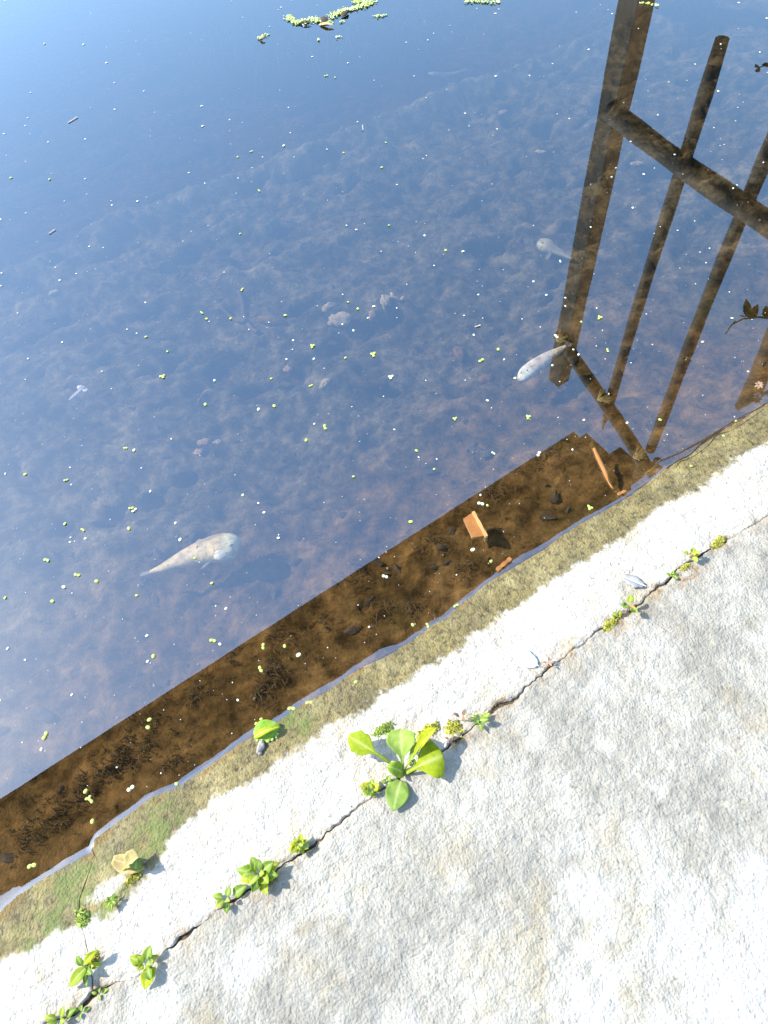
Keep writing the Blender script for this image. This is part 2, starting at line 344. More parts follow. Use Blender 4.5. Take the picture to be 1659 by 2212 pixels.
def bed_at(x, y):
    """where the line of sight through (x, y) meets the pond bed"""
    z = -0.2
    for k in range(6):
        p = W(x, y, z); u, v = uv_of(p); z = 0.25 * z + 0.75 * float(bed_height(np.array([[u]]), np.array([[v]]))[0, 0])
    return W(x, y, z)

# ------------------------------------------------------------------ water: flat sheet with a raised meniscus against the bank
wu = axis(-1.9, 3.0, 0.008, -90, 90)
rows = []
vl = v_lip(wu); vs = v_shore(wu)
for dist in [110, 60, 30, 12, 5, 2, 0.8, 0.3, 0.1, 0.02]:
    rows.append((vl - dist, np.zeros_like(wu)))
for t, h in [(0, 0), (0.06, 0.0001), (0.2, 0.0006), (0.4, 0.0013), (0.6, 0.0018), (0.8, 0.0022), (1.0, 0.0025)]:
    rows.append((vl + (vs - vl) * t, np.full_like(wu, h)))
rows.append((vs + 0.012, np.full_like(wu, -0.012)))
rows.append((vs + 0.012, np.full_like(wu, -0.9)))
rows.append((vl - 110, np.full_like(wu, -0.9)))
P = np.stack([np.concatenate([xy_of(wu, r), h[:, None]], -1) for r, h in rows], 0)
wme = grid_mesh('water', P)
bm = bmesh.new(); bm.from_mesh(wme); bm.verts.ensure_lookup_table()
nc = len(wu); nr = len(rows)
for c in range(nc - 1): bm.faces.new([bm.verts[c], bm.verts[(nr - 1) * nc + c], bm.verts[(nr - 1) * nc + c + 1], bm.verts[c + 1]])
for c in (0, nc - 1): bm.faces.new([bm.verts[r * nc + c] for r in range(nr)])
bmesh.ops.recalc_face_normals(bm, faces=bm.faces); bm.to_mesh(wme); bm.free()
water = obj('water', wme, M['water'])
tag(water, kind='structure')

# ------------------------------------------------------------------ concrete bank: soil core with three slabs
side_pts = [(205, 2139), (200, 2090), (193, 2049), (183, 2019), (172, 1980), (168, 1945), (185, 1890), (200, 1850)]
sdp = sorted(((uv_of(W(x, y, 0.015))[1], uv_of(W(x, y, 0.015))[0]) for x, y in side_pts))
sdV = np.array([a for a, b in sdp]); sdU = np.array([b for a, b in sdp])
def u_side(v): return np.interp(v, sdV, sdU) + 0.002 * perlin(v * 60, v * 0 + 3)
alga_spots = [(W(x, y, .01), r) for x, y, r in [(350,1800,.045),(335,1840,.03),(165,1925,.05),(190,1990,.035),(110,2010,.04),(245,1945,.03),(215,1960,.03),(640,1550,.03)]]
soil_spots = [(W(x, y, .03), r, a) for x, y, r, a in [(1340,1345,.035,1),(1375,1330,.03,.8),(1490,1235,.04,.8),(1420,1275,.03,.7),(1560,1170,.03,.7),(1180,1440,.035,.7),(1240,1400,.035,.6),(1085,1520,.03,.9),(1000,1590,.035,.9),(930,1585,.03,.6),(870,1670,.04,.5),(665,1840,.03,.7),(590,1905,.045,.6),(500,1945,.03,.5),(400,2025,.04,.55),(330,2080,.03,.5),(195,2150,.045,.6),(190,2090,.03,.6),(665,1625,.03,.5),(715,1600,.03,.3),(885,1560,.03,.3),(1640,1130,.04,.5)]]
def slab(name, U, V, matl, edge_sides, seed, lift):
    """U, V grids; edge_sides lists distance-to-edge arrays for rounding"""
    dw = V - v_shore(U)
    dry = sstep(0.0, 0.05, dw)
    z = bank_height(U, V) + lift
    z = z + dry * (0.0030 * fbm(U, V, 0.16, 3) + 0.0016 * fbm(U + seed, V, 0.030, 3)) 
    rough = 0.35 + 0.65 * sstep(0.0, 0.02, V - v_dry(U))
    dU = U * 0.8 + V * 0.25; dV = V * 1.25 - U * .3
    z = z + rough * dry * (0.0013 * fbm(dU, dV, 0.020, 3, 0.5) + 0.004 * np.clip(-0.55 - fbm(dU * .6 + 8, dV + 3, 0.035, 3, 0.6), -1, 0) * 0)
    for d in edge_sides:
        dn = d + 0.004 * fbm(U + 2, V + 6, 0.02, 3)
        z = z - 0.0035 * np.clip(1 - dn / 0.009, 0, 1) ** 2 * np.clip(0.5 + 1.5 * perlin(U * 14, V * 14 + 3), 0.0, 1.3)
        z = z - 0.0025 * np.clip(1 - d / 0.0025, 0, 1) * np.clip(0.7 + 1.6 * perlin(U * 25, V * 25 + 3), 0.0, 1.3)
    P = np.concatenate([xy_of(U, V), z[..., None]], -1)
    S = lambda A, dz: np.concatenate([A[..., :2], A[..., 2:] - dz], -1)
    P = np.concatenate([S(P[:1], 0.07), P, S(P[-1:], 0.07)], 0)
    P = np.concatenate([S(P[:, :1], 0.07), P, S(P[:, -1:], 0.07)], 1)
    me = grid_mesh(name, P)
    Ue = np.pad(U, 1, mode='edge'); Ve = np.pad(V, 1, mode='edge')
    n = 0.010 * fbm(Ue, Ve, 0.05, 4)
    n = n + 0.007 * fbm(Ue, Ve, 0.012, 3, .7)
    wet = sstep(-0.009, 0.006, v_dry(Ue) - Ve + n)
    isl = W(235, 1915, .015); iu, iv = uv_of(isl)
    wet = wet * (1 - sstep(0.0, 0.012, 0.026 - np.hypot((Ue - iu) * 0.55, (Ve - iv) * 1.4) + 0.6 * n))
    fattr(me, 'wet', wet)
    al = np.zeros_like(Ue)
    for p, r in alga_spots:
        a, b = uv_of(p); al = np.maximum(al, np.exp(-(((Ue - a) ** 2 + (Ve - b) ** 2) / r ** 2)))
    al = np.clip(al * (0.75 + 1.5 * fbm(Ue, Ve, 0.03, 3)), 0, 0.7)
    fattr(me, 'alga', al)
    shn = np.clip(1 - np.abs(Ve - v_shore(Ue) - 0.002) / (0.004 + 0.004 * np.clip(fbm(Ue, Ve, .04, 3), -1, 1) + 0.014 * sstep(0.25, -0.35, Ue + .25)), 0, 1) * sstep(-0.1, 0.3, fbm(Ue, Ve, .06, 3) + 0.1)
    fattr(me, 'shore', shn * 0.8)
    so = np.zeros_like(Ue)
    for p, r, a in soil_spots:
        su, sv = uv_of(p); so = np.maximum(so, a * np.exp(-(((Ue - su) / (r * 1.1)) ** 2 + ((Ve - sv) / (r * 0.55)) ** 2)))
    so = np.maximum(so, 0.55 * np.clip(1 - np.abs(Ve - v_crack(Ue)) / (0.006 + 0.006 * np.clip(perlin(Ue * 9, Ue * 0), -.5, 1)), 0, 1))
    so = np.clip(so * (0.7 + 1.3 * fbm(Ue, Ve, 0.02, 4)), 0, 1)
    fattr(me, 'soil', so)
    pl = np.zeros_like(Ue)  # blown-out brightness put into the slab colour as pale patches, mostly lower right
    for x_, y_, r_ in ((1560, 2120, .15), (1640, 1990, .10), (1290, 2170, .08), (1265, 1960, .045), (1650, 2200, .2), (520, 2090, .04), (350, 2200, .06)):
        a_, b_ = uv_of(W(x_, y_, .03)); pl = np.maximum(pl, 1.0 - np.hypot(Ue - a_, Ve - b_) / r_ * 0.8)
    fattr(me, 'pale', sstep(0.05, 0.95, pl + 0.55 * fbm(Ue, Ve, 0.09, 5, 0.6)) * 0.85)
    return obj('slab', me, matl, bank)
core_u = axis(-1.9, 3.0, 0.03, -40, 40); core_d = np.array([-0.02, 0.03, 0.08, 0.14, 0.20, 0.26, 0.32, 0.5, 1.5, 4, 12])
CU, CD = np.meshgrid(core_u, core_d); CV = CD + v_shore(CU)
CZ = bank_height(CU, CV) - 0.0070 + 0.005 * fbm(CU, CV, .04, 3) - 0.03 * sstep(0.03, -0.02, CD)
bank = obj('concrete_bank', grid_mesh('bank_core', np.concatenate([xy_of(CU, CV), CZ[..., None]], -1)), M['soil'])
tag(bank, kind='structure')

def clustered(n, a=0.35):   # parameter 0..1 with rows gathered at both ends
    t = np.linspace(0, 1, n); return t - a * np.sin(2 * np.pi * t) / (2 * np.pi)
def edge_slab(u_lo, u_hi, seed, side):
    nv = 120
    t = clustered(nv, 0.75)
    if side == 'left': s = u_lo
    Ulin = axis(u_lo, u_hi, 0.0034, u_lo - 0.0001, u_hi + 0.0001)
    Ulin = Ulin[(Ulin >= u_lo) & (Ulin <= u_hi)]
    U = np.repeat(Ulin[None], nv, 0)
    for it in range(3):
        v0 = v_shore(U) - 0.003; v1 = v_crack(U) - gap_half(U)
        V = v0 + t[:, None] * (v1 - v0)
        us = u_side(V); sg = 0.0007 + 0.0007 * perlin(V * 40, V * 0 + 1)
        if side == 'right':
            w = sstep(u_lo + 0.35, u_lo, Ulin)[None]; U = Ulin[None] + w * (us + sg - u_lo)
        else:
            w = sstep(u_hi - 0.35, u_hi, Ulin)[None]; U = Ulin[None] + w * (us - sg - u_hi)
    dc = v_crack(U) - gap_half(U) - V
    ds = np.abs(U - u_side(V)) + 0.4 * sstep(0.0, 0.05, v_shore(U) + 0.04 - V)
    return slab('edge_slab', U, V, M['edge'], [dc, ds], seed, 0.0)
us0 = float(np.mean(sdU))
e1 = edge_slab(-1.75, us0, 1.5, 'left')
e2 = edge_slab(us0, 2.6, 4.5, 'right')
nv = 190
t = np.linspace(0, 1, nv) ** 1.12
Ulin = np.arange(-1.75, 2.6, 0.0036)
U = np.repeat(Ulin[None], nv, 0); v0 = v_crack(U) + gap_half(U); V = v0 + t[:, None] * 0.75
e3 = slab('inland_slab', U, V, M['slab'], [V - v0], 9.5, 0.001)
# the pavement goes on inland and along the bank, out of the picture
def pave(u0, u1, d0, d1, edge):
    ul = np.linspace(u0, u1, 60); t2 = np.linspace(0, 1, 40); U2 = np.repeat(ul[None], 40, 0)
    base = v_crack(U2); V2 = base + d0 + t2[:, None] * (d1 - d0)
    return slab('pavement', U2, V2, M['slab'], [], 3.0, 0.002)
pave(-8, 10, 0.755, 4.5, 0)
for a, b in ((-8, -1.757), (2.606, 10)):
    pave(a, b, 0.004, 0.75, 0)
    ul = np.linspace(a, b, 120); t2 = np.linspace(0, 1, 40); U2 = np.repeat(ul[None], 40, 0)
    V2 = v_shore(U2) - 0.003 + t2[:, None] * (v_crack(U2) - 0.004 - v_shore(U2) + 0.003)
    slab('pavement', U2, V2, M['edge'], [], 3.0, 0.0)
M['earth'] = simple('dry_earth', (0.12, 0.09, 0.05), (0.22, 0.18, 0.10), 3, 1.0, 0.01)
gu = np.linspace(-150, 150, 40); gd = np.array([4.0, 6, 10, 20, 60, 200]); GU, GD = np.meshgrid(gu, gd)
g = obj('ground', grid_mesh('ground', np.concatenate([xy_of(GU, GD + 0.0), (0.0 + 0.02 * GD)[..., None] * 0 - 0.005 + 0.3 * perlin(GU * .2, GD * .2)[..., None] * sstep(5, 20, GD)[..., None]], -1)), M['earth'])
tag(g, kind='structure')
def bank_at(x, y, up=0.0):
    z = 0.02
    for k in range(6):
        p = W(x, y, z); u, v = uv_of(p); z = float(bank_height(np.array([[u]]), np.array([[v]]))[0, 0])
    p = W(x, y, z); p[2] += up; return p
#@@OBJECTS
# ------------------------------------------------------------------ shape helpers
def nrm(v): v = np.asarray(v, float); return v / (np.linalg.norm(v) + 1e-12)
def bez(b, c, t_, n):
    b, c, t_ = map(np.asarray, (b, c, t_)); return [(1 - k) ** 2 * b + 2 * k * (1 - k) * c + k * k * t_ for k in np.linspace(0, 1, n)]
PROF = {
    'spoon': lambda t: 0.10 + 0.90 * (sstep(0.25, 0.72, t)) * (1 - max(0, (t - 0.80) / 0.20) ** 2.2 * 0.97),
    'petiole': lambda t: 0.13 + 0.87 * (sstep(0.48, 0.74, t)) * (1 - max(0, (t - 0.78) / 0.22) ** 2 * 0.95),
    'oval': lambda t: max(0.07, math.sin(math.pi * min(1, (0.06 + t * 0.94)) ** 0.85) ** 0.75),
    'ovate': lambda t: max(0.05, (0.15 if t < 0.12 else 1) * math.sin(math.pi * t ** 0.72) ** 0.85),
    'strap': lambda t: 0.5 + 0.5 * math.sin(math.pi * t) - 0.45 * max(0, (t - .8) / .2),
}
def leaf_data(base, tip, width, arch=0.02, prof='spoon', fold=0.18, roll=0.0, teeth=0.0, n=18, m=6, curl=0.0):
    base = np.asarray(base, float); tip = np.asarray(tip, float)
    mid = (base + tip) / 2 + np.array([0, 0, arch])
    C = bez(base, mid, tip, n); V = []; rib = []
    for i, p in enumerate(C):
        t = i / (n - 1)
        tan = nrm(C[min(i + 1, n - 1)] - C[max(i - 1, 0)])
        side = np.cross(tan, [0, 0, 1.0])
        if np.linalg.norm(side) < 0.05: side = np.cross(tan, [1, 0, 0.0])
        side = nrm(side); up = nrm(np.cross(side, tan))
        a = roll * (0.3 + 0.7 * t); side, up = side * math.cos(a) + up * math.sin(a), up * math.cos(a) - side * math.sin(a)
        w = width * 0.5 * PROF[prof](t)
        wt = w * (1 + teeth * (math.sin(t * 31) * 0.6 + math.sin(t * 53 + 1) * 0.5) * (1 if 0.35 < t < 0.97 else 0))
        for j in range(-m, m + 1):
            s = j / m
            V.append(p + side * wt * s + up * (abs(s) * fold * w - curl * w * s * s + 0.10 * w * math.sin(9 * t + 3 * s) * abs(s)))
            rib.append(max(0, 1 - abs(s) * m / 1.2) * 0.8 * (1 - 0.5 * t))
    c = 2 * m + 1
    F = [(i * c + j, i * c + j + 1, (i + 1) * c + j + 1, (i + 1) * c + j) for i in range(n - 1) for j in range(2 * m)]
    return V, F, rib
def leaf(name, parent, matl, *a, thick=0.0005, **k):
    V, F, rib = leaf_data(*a, **k); o = obj(name, (V, F), matl, parent); fattr(o.data, 'rib', rib)
    md = o.modifiers.new('thickness', 'SOLIDIFY'); md.thickness = thick; md.offset = 0
    return o
def tube_data(pts, rad, seg=8, caps=True):
    pts = [np.asarray(p, float) for p in pts]; n = len(pts)
    rad = rad if hasattr(rad, '__len__') else [rad] * n; V = []; F = []
    ref = np.array([0.3, 0.2, 1.0])
    for i, p in enumerate(pts):
        tan = nrm(pts[min(i + 1, n - 1)] - pts[max(i - 1, 0)]); a = nrm(np.cross(tan, ref)); b = np.cross(tan, a)
        for k in range(seg):
            th = 2 * math.pi * k / seg; V.append(p + rad[i] * (a * math.cos(th) + b * math.sin(th)))
    for i in range(n - 1):
        for k in range(seg): F.append((i * seg + k, i * seg + (k + 1) % seg, (i + 1) * seg + (k + 1) % seg, (i + 1) * seg + k))
    if caps: F.append(tuple(range(seg))[::-1]); F.append(tuple((n - 1) * seg + k for k in range(seg)))
    return V, F
def beam_data(a, b, w, h, side=None, chamfer=None, n=2, wob=0.0):
    """rectangular timber from a to b; w along side, h across"""
    a = np.asarray(a, float); b = np.asarray(b, float); t = nrm(b - a)
    s = nrm(side if side is not None else np.cross(t, [0, 0, 1.0])); s = nrm(s - t * s.dot(t)); u = np.cross(s, t); V = []; F = []
    for i in range(n):
        p = a + (b - a) * i / (n - 1)
        jw = wob * math.sin(i * 2.3); jh = wob * math.cos(i * 1.7)
        for sx, sy in ((-1, -1), (1, -1), (1, 1), (-1, 1)): V.append(p + s * sx * (w / 2 + jw) + u * sy * (h / 2 + jh))
    for i in range(n - 1):
        for k in range(4): F.append((i * 4 + k, i * 4 + (k + 1) % 4, i * 4 + 4 + (k + 1) % 4, i * 4 + 4 + k))
    F.append((3, 2, 1, 0)); F.append(tuple((n - 1) * 4 + k for k in range(4)))
    return V, F
def bevelled(o, w=0.004):
    m = o.modifiers.new('edges', 'BEVEL'); m.width = w; m.segments = 2; m.limit_method = 'ANGLE'; return o
def disc_data(r, ry, n=12, dome=0.25, th=0.0006):
    V = [(0, 0, dome * r)]; F = []
    for ring, q in enumerate((0.6, 1.0)):
        for k in range(n):
            a = 2 * math.pi * k / n; V.append((r * q * math.cos(a), ry * q * math.sin(a), dome * r * (1 - q * q)))
    for k in range(n):
        V.append((r * math.cos(2 * math.pi * k / n) * .9, ry * .9 * math.sin(2 * math.pi * k / n), -th))
    for k in range(n):
        k2 = (k + 1) % n
        F.append((0, 1 + k, 1 + k2)); F.append((1 + k, 1 + n + k, 1 + n + k2, 1 + k2)); F.append((1 + n + k, 1 + 2 * n + k, 1 + 2 * n + k2, 1 + n + k2))
    F.append(tuple(1 + 2 * n + k for k in range(n))[::-1])
    return V, F
def moved(d, loc, rot=0.0, s=1.0):
    c, si = math.cos(rot) * s, math.sin(rot) * s
    return [(x * c - y * si + loc[0], x * si + y * c + loc[1], z * s + loc[2]) for x, y, z in d[0]], d[1]
def lump_data(r, sub=3, rough=0.25, squash=(1, 1, 0.6), seed=0):
    bm = bmesh.new(); bmesh.ops.create_icosphere(bm, subdivisions=sub, radius=1)
    V = []
    for v in bm.verts:
        c = np.array(v.co); k = 1 + rough * float(fbm(np.array([c[0] * 1.3 + seed * 3.1 + c[2]]), np.array([c[1] * 1.3 - c[2] + seed]), 0.9, 3)[0])
        V.append(tuple(c * k * r * np.array(squash)))
    F = [tuple(l.vert.index for l in f.loops) for f in bm.faces]; bm.free(); return V, F
PX = 0.00092   # metres per survey pixel near the bank

# ------------------------------------------------------------------ fence of poles standing in the water (seen mirrored)
f0 = np.array([1.40, 3.23]); f1 = np.array([1.70, 2.31]); fd = nrm(f1 - f0); fdir = np.array([fd[0], fd[1], 0.0])
FP = lambda x, y: mirror_on_plane(x, y, f0, fd)
fence = empty('pole_fence', (f0[0], f0[1], 0))
tag(fence, 'rustic dark pole fence with lashed rails, mirrored in the pond at upper right', 'fence')
nrmF = np.array([-fd[1], fd[0], 0.0]); nrmF = nrmF if nrmF.dot([-f0[0], -f0[1], 0]) > 0 else -nrmF
pt = FP(1207, 822); pt_top = pt[2]
ca = FP(1240, 600)
def vbeam(x, y, z0, z1, w, h): return beam_data((x, y, z0), (x, y, z1), w, h, side=fdir, n=12, wob=0.003)
pc = FP(1262, 560)
wl_, wr_ = FP(1247, 560), FP(1278, 560)
pw = abs((FP(1290, 560) - FP(1230, 560))[:2].dot(fd))
a = pw * 0.64 / 1.38; cp_ = FP(1260, 560)[:2]
# square post standing with one corner towards the pond: one pair of faces dark, the other with sunlight put into its brown colour
rot_ = math.radians(-38); vs_ = nrm(np.array([-cp_[0], -cp_[1], 0.0])); rt_v = np.cross(vs_, [0, 0, 1.0])
sdv = rt_v * math.cos(rot_) + vs_ * math.sin(rot_)
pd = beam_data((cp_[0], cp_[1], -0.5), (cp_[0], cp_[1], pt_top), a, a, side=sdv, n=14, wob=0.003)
o = obj('post', pd, M['wood_dark'], fence, smooth=False); o.data.materials.append(M['wood_sunlit']); bevelled(o, 0.008)
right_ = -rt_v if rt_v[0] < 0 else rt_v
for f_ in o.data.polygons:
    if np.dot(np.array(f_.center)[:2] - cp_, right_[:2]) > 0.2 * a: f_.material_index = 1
o['label'] = 'square fence post, dark on one side and painted sunlit brown on the other'
def pole(p_top, p_bot, r, pointed=False):
    x, y = p_top[0], p_top[1]; z0 = p_bot[2]; z1 = p_top[2]; n = 14; pts = []; rad = []
    for i in range(n):
        k = i / (n - 1); pts.append((x + 0.008 * math.sin(k * 5 + x * 9) + (p_bot[0] - x) * (1 - k), y + (p_bot[1] - y) * (1 - k), z0 + (z1 - z0) * k))
        rr = r * (1 + 0.05 * math.sin(i * 1.9))
        if pointed: rr *= min(1, (1 - k) / 0.10 + 0.06)
        rad.append(rr)
    rad[0] *= 0.85
    return obj('pole', tube_data(pts, rad, 12), M['wood_dark'], fence)
b1t, b1b = FP(1300, 930), FP(1556, 84)
pole(b1t, b1b, 0.031, True)
b2t = FP(1402, 972); b2b = FP(1690, 250)
pole(b2t, b2b, 0.031)
b3t = FP(1605, 880); b3b = FP(1720, 640)
pole(b3t, b3b, 0.044)
def rail(pa, pb, r, off):
    n = 12; pts = []; rad = []
    for i in range(n):
        k = i / (n - 1); p = pa + (pb - pa) * k + nrmF * off; p = p + np.array([0, 0, 0.01 * math.sin(k * 7)]); pts.append(p); rad.append(r * (1 + 0.06 * math.sin(i * 2.1)))
    return obj('rail', tube_data(pts, rad, 10), M['wood_dark'], fence)
A0, A1 = FP(1215, 705), FP(1410, 1000); B0, B1 = FP(1345, 238), FP(1659, 460)
rail(A0 + (A1 - A0) * 0.03, A0 + (A1 - A0) * 1.04, 0.042, 0.05)
rail(B0 - (B1 - B0) * 0.03, B0 + (B1 - B0) * 2.2, 0.046, 0.05)
frag = A0 + (A1 - A0) * 1.05
obj('splintered_end', moved(lump_data(0.10, 3, 0.9, (0.9, 0.9, 0.6), 5), frag + nrmF * .05), M['wood_dark'], fence)
for jx, jy in ((1232, 722), (1322, 850), (1400, 973)):
    c = FP(jx, jy) + nrmF * 0.05; parts = []
    for k in range(5):
        th = k * 0.9 + jx; d = nrm(fdir * math.cos(th) + np.array([0, 0, 1]) * math.sin(th)) * 0.085
        parts.append(tube_data([c - d * .6, c + nrmF * 0.05 + d * 0.1, c + d * .6], 0.008, 6))
    obj('rope_tie', merge(parts), M['rope'], fence)
# second post beyond the picture that carries the rails
pe = B0 + (B1 - B0) * 2.1
o = obj('post', vbeam(pe[0], pe[1], -0.5, pt_top, a, a), M['wood_dark'], fence, smooth=False); bevelled(o, 0.012)

# ------------------------------------------------------------------ plank landing high over the bank (its underside is the dark band in the water)
HD = 5.0
deck = empty('plank_landing', (0, 0, HD))
tag(deck, 'dark plank landing overhead, mirrored as the long brown band beside the bank', 'landing')
q0 = mirror_at_height(-60, 1768, HD); q1 = mirror_at_height(1238, 936, HD); q2 = mirror_at_height(1325, 1062, HD)
du = nrm(q1 - q0); dv = nrm((q2 - q1) - du * (q2 - q1).dot(du)); dv = dv if dv.dot([*EV, 0]) > 0 else -dv
w1 = 0.10; wtot = 1.15
def plank(start, length, off, w, m=M['wood_plank']):
    a_ = q0 + du * start + dv * (off + w / 2); o = obj('plank', beam_data(a_, a_ + du * length, w - 0.0, 0.07, side=dv, n=30, wob=0.0015), m, deck, smooth=False); return bevelled(o, 0.006)
Lq = np.linalg.norm(q1 - q0)
plank(0, Lq, 0, w1); plank(0, Lq + 0.10, w1 + 0.001, 0.36); plank(0, Lq + 0.26, w1 + 0.363, 0.34); plank(0, Lq + 0.30, w1 + 0.706, 0.33)
for px, py, L_, w_ in ((1290, 985, 0.36, 0.022), (1318, 1045, 0.16, 0.016)):
    c = mirror_at_height(px, py, HD - 0.06); d = nrm(mirror_at_height(px + 24, py + 48, HD - 0.06) - c)
    obj('pale_edge', beam_data(c - d * L_ / 2, c + d * L_ / 2, w_ * 1.5, 0.03, n=6, wob=.002), M['rope'], deck, smooth=False)
for s in (0.5, Lq - 0.7):
    st = q0 + du * s + dv * 0.55 + np.array([0, 0, 0.10]); en = st + dv * 3.6
    bevelled(obj('arm', beam_data(st, en, 0.12, 0.12, side=du), M['wood_dark'], deck, smooth=False), 0.01)
    bevelled(obj('post', beam_data((en[0], en[1], -0.2), (en[0], en[1], en[2] + .2), 0.16, 0.16, side=du), M['wood_dark'], deck, smooth=False), 0.01)

# ------------------------------------------------------------------ twig hanging over the water at the right
tw = empty('bramble_twig', mirror_at_height(1700, 690, 1.6))
tag(tw, 'thin leafy twig mirrored in the water at the right edge', 'twig')
TP = lambda x, y: mirror_at_height(x, y, 1.6)
obj('stem', tube_data([TP(1567, 722), TP(1580, 702), TP(1605, 689), TP(1640, 685), TP(1680, 690), TP(1760, 700)], [0.003, 0.004, 0.005, 0.006, 0.008, 0.010], 6), M['twig'], tw)
obj('stem', tube_data([TP(1598, 682), TP(1625, 684), TP(1680, 690)], 0.004, 6), M['twig'], tw)
for bx, by, tx, ty, w in ((1622, 687, 1612, 646, .055), (1624, 686, 1637, 657, .045), (1585, 700, 1590, 692, .015), (1660, 688, 1655, 660, .05), (1665, 720, 1658, 735, .05), (1690, 690, 1680, 650, .07)):
    leaf('leaf', tw, M['leaf_dark'], TP(bx, by), TP(tx, ty), w, arch=0.01, prof='oval', teeth=0.10, n=12, m=3)
tw2 = empty('bramble_twig', mirror_at_height(1700, 150, 1.2))
tag(tw2, 'small dark leaf spray mirrored at the right edge near the upper corner', 'twig')
TQ = lambda x, y: mirror_at_height(x, y, 1.2)
obj('stem', tube_data([TQ(1636, 148), TQ(1650, 142), TQ(1700, 150)], 0.004, 6), M['twig'], tw2)
for bx, by, tx, ty, w in ((1640, 146, 1632, 138, .03), (1640, 147, 1634, 156, .03), (1652, 142, 1656, 134, .04), (1660, 143, 1668, 135, .06)):
    leaf('leaf', tw2, M['leaf_dark'], TQ(bx, by), TQ(tx, ty), w, arch=0.005, prof='oval', n=8, m=3)

# ------------------------------------------------------------------ fish
def loft(pts, ws, hs, seg=20, zc=0.0):
    pts = [np.asarray(p, float) for p in pts]; n = len(pts); V = []; F = []
    for i, p in enumerate(pts):
        t_ = nrm(pts[min(i + 1, n - 1)] - pts[max(i - 1, 0)]); s = nrm(np.cross(t_, [0, 0, 1])); u = nrm(np.cross(s, t_))
        for k in range(seg):
            a_ = 2 * math.pi * k / seg; ca_, sa = math.cos(a_), math.sin(a_)
            V.append(p + s * ws[i] * np.sign(ca_) * abs(ca_) ** 0.9 + u * hs[i] * np.sign(sa) * abs(sa) ** 0.9)
    for i in range(n - 1):
        for k in range(seg): F.append((i * seg + k, i * seg + (k + 1) % seg, (i + 1) * seg + (k + 1) % seg, (i + 1) * seg + k))
    F.append(tuple(range(seg))[::-1]); F.append(tuple((n - 1) * seg + k for k in range(seg))); return V, F
def smooth_pts(pts, n):
    pts = np.array(pts, float); t_ = np.linspace(0, 1, len(pts)); q = np.linspace(0, 1, n)
    # Catmull-Rom
    out = []
    for x in q:
        f = x * (len(pts) - 1); i = min(int(f), len(pts) - 2); k = f - i
        p0, p1, p2, p3 = pts[max(i - 1, 0)], pts[i], pts[i + 1], pts[min(i + 2, len(pts) - 1)]
        out.append(0.5 * (2 * p1 + (p2 - p0) * k + (2 * p0 - 5 * p1 + 4 * p2 - p3) * k * k + (3 * p1 - p0 - 3 * p2 + p3) * k ** 3))
    return np.array(out)
def fish(label, spine_px, widths_px, z, matl, hfac=0.8, fins=(), tail=None, group=None, zs=None, headfrom=0.68):
    sp = [W(x, y, z if zs is None else zs[k]) for k, (x, y) in enumerate(spine_px)]
    scale = np.linalg.norm(sp[-1] - sp[0]) / np.hypot(spine_px[-1][0] - spine_px[0][0], spine_px[-1][1] - spine_px[0][1])
    P_ = smooth_pts(sp, 40); w_ = smooth_pts([[k] for k in widths_px], 40)[:, 0] * scale / 2
    root = empty('dead_fish', sp[len(sp) // 2]); tag(root, label, 'fish', group)
    body = obj('body', loft(P_, w_, w_ * hfac), matl, root)
    hd = np.repeat(sstep(headfrom - .05, headfrom + .1, np.linspace(0, 1, 40)), 20); fattr(body.data, 'head', hd)
    for (bx, by, tx, ty, wd) in fins:
        o = leaf('fin', root, M['fin'], W(bx, by, z + 0.004), W(tx, ty, z - 0.004), wd * scale, arch=0.004, prof='strap', n=10, m=3, thick=.001)
    if tail:
        bx, by, tx, ty, wd = tail
        leaf('tail_fin', root, M['fin'], W(bx, by, z), W(tx, ty, z - 0.006), wd * scale, arch=0.0, prof='strap', n=10, m=3, fold=.3, thick=.001)
    root['body_name'] = body.name
    return root, scale
bigf, sc1 = fish('large bloated pale fish lying on its side below the brick fragment', [(324, 1236), (350, 1227), (395, 1208), (440, 1192), (480, 1183), (508, 1182), (516, 1184)], [9, 19, 40, 58, 68, 54, 16], -0.045, M['fish'], 0.7,
     fins=[(440, 1172, 424, 1169, 12), (468, 1202, 434, 1230, 6), (402, 1190, 382, 1200, 7)], tail=(328, 1235, 302, 1243, 9))
e_ = obj('gill_cover', moved(lump_data(0.019, 3, 0.15, (1.0, 0.9, 0.5), 3), W(478, 1196, -0.032)), M['fish_white'], bpy.data.objects[bigf['body_name']])
fattr(e_.data, 'head', np.ones(len(e_.data.vertices)))
e_ = obj('eye', moved(lump_data(0.004, 2, 0, (1, 1, .6), 3), W(500, 1178, -0.020)), M['twig'], bpy.data.objects[bigf['body_name']])
wf_, _s = fish('slim white fish with its tail behind the mirrored fence post', [(1222, 748), (1205, 758), (1180, 774), (1155, 792), (1135, 808), (1125, 822)], [6, 14, 24, 30, 28, 14], -0.05, M['fish_white'], 0.7,
     fins=[(1150, 782, 1143, 772, 7), (1168, 800, 1166, 810, 6)], tail=(1220, 749, 1236, 742, 12))
gf_, _s = fish('greyish fish half sunk in silt above the white fish, head to the left', [(1238, 560), (1215, 548), (1195, 540), (1178, 530), (1164, 524)], [6, 14, 22, 32, 20], -0.12, M['fish_grey'], 0.7,
     fins=[(1190, 545, 1180, 562, 8)], headfrom=0.6)
fish('faint silt-coloured fish shape on the pond bed near the top middle', [(1008, 150), (985, 158), (960, 162), (940, 160), (926, 158)], [5, 10, 14, 12, 6], -0.28, M['fish_grey'], 0.6, fins=[(955, 165, 972, 172, 7)])
obj('eye', moved(lump_data(0.0028, 2, 0, (1, 1, .6), 3), W(1139, 800, -0.037)), M['twig'], bpy.data.objects[wf_['body_name']])
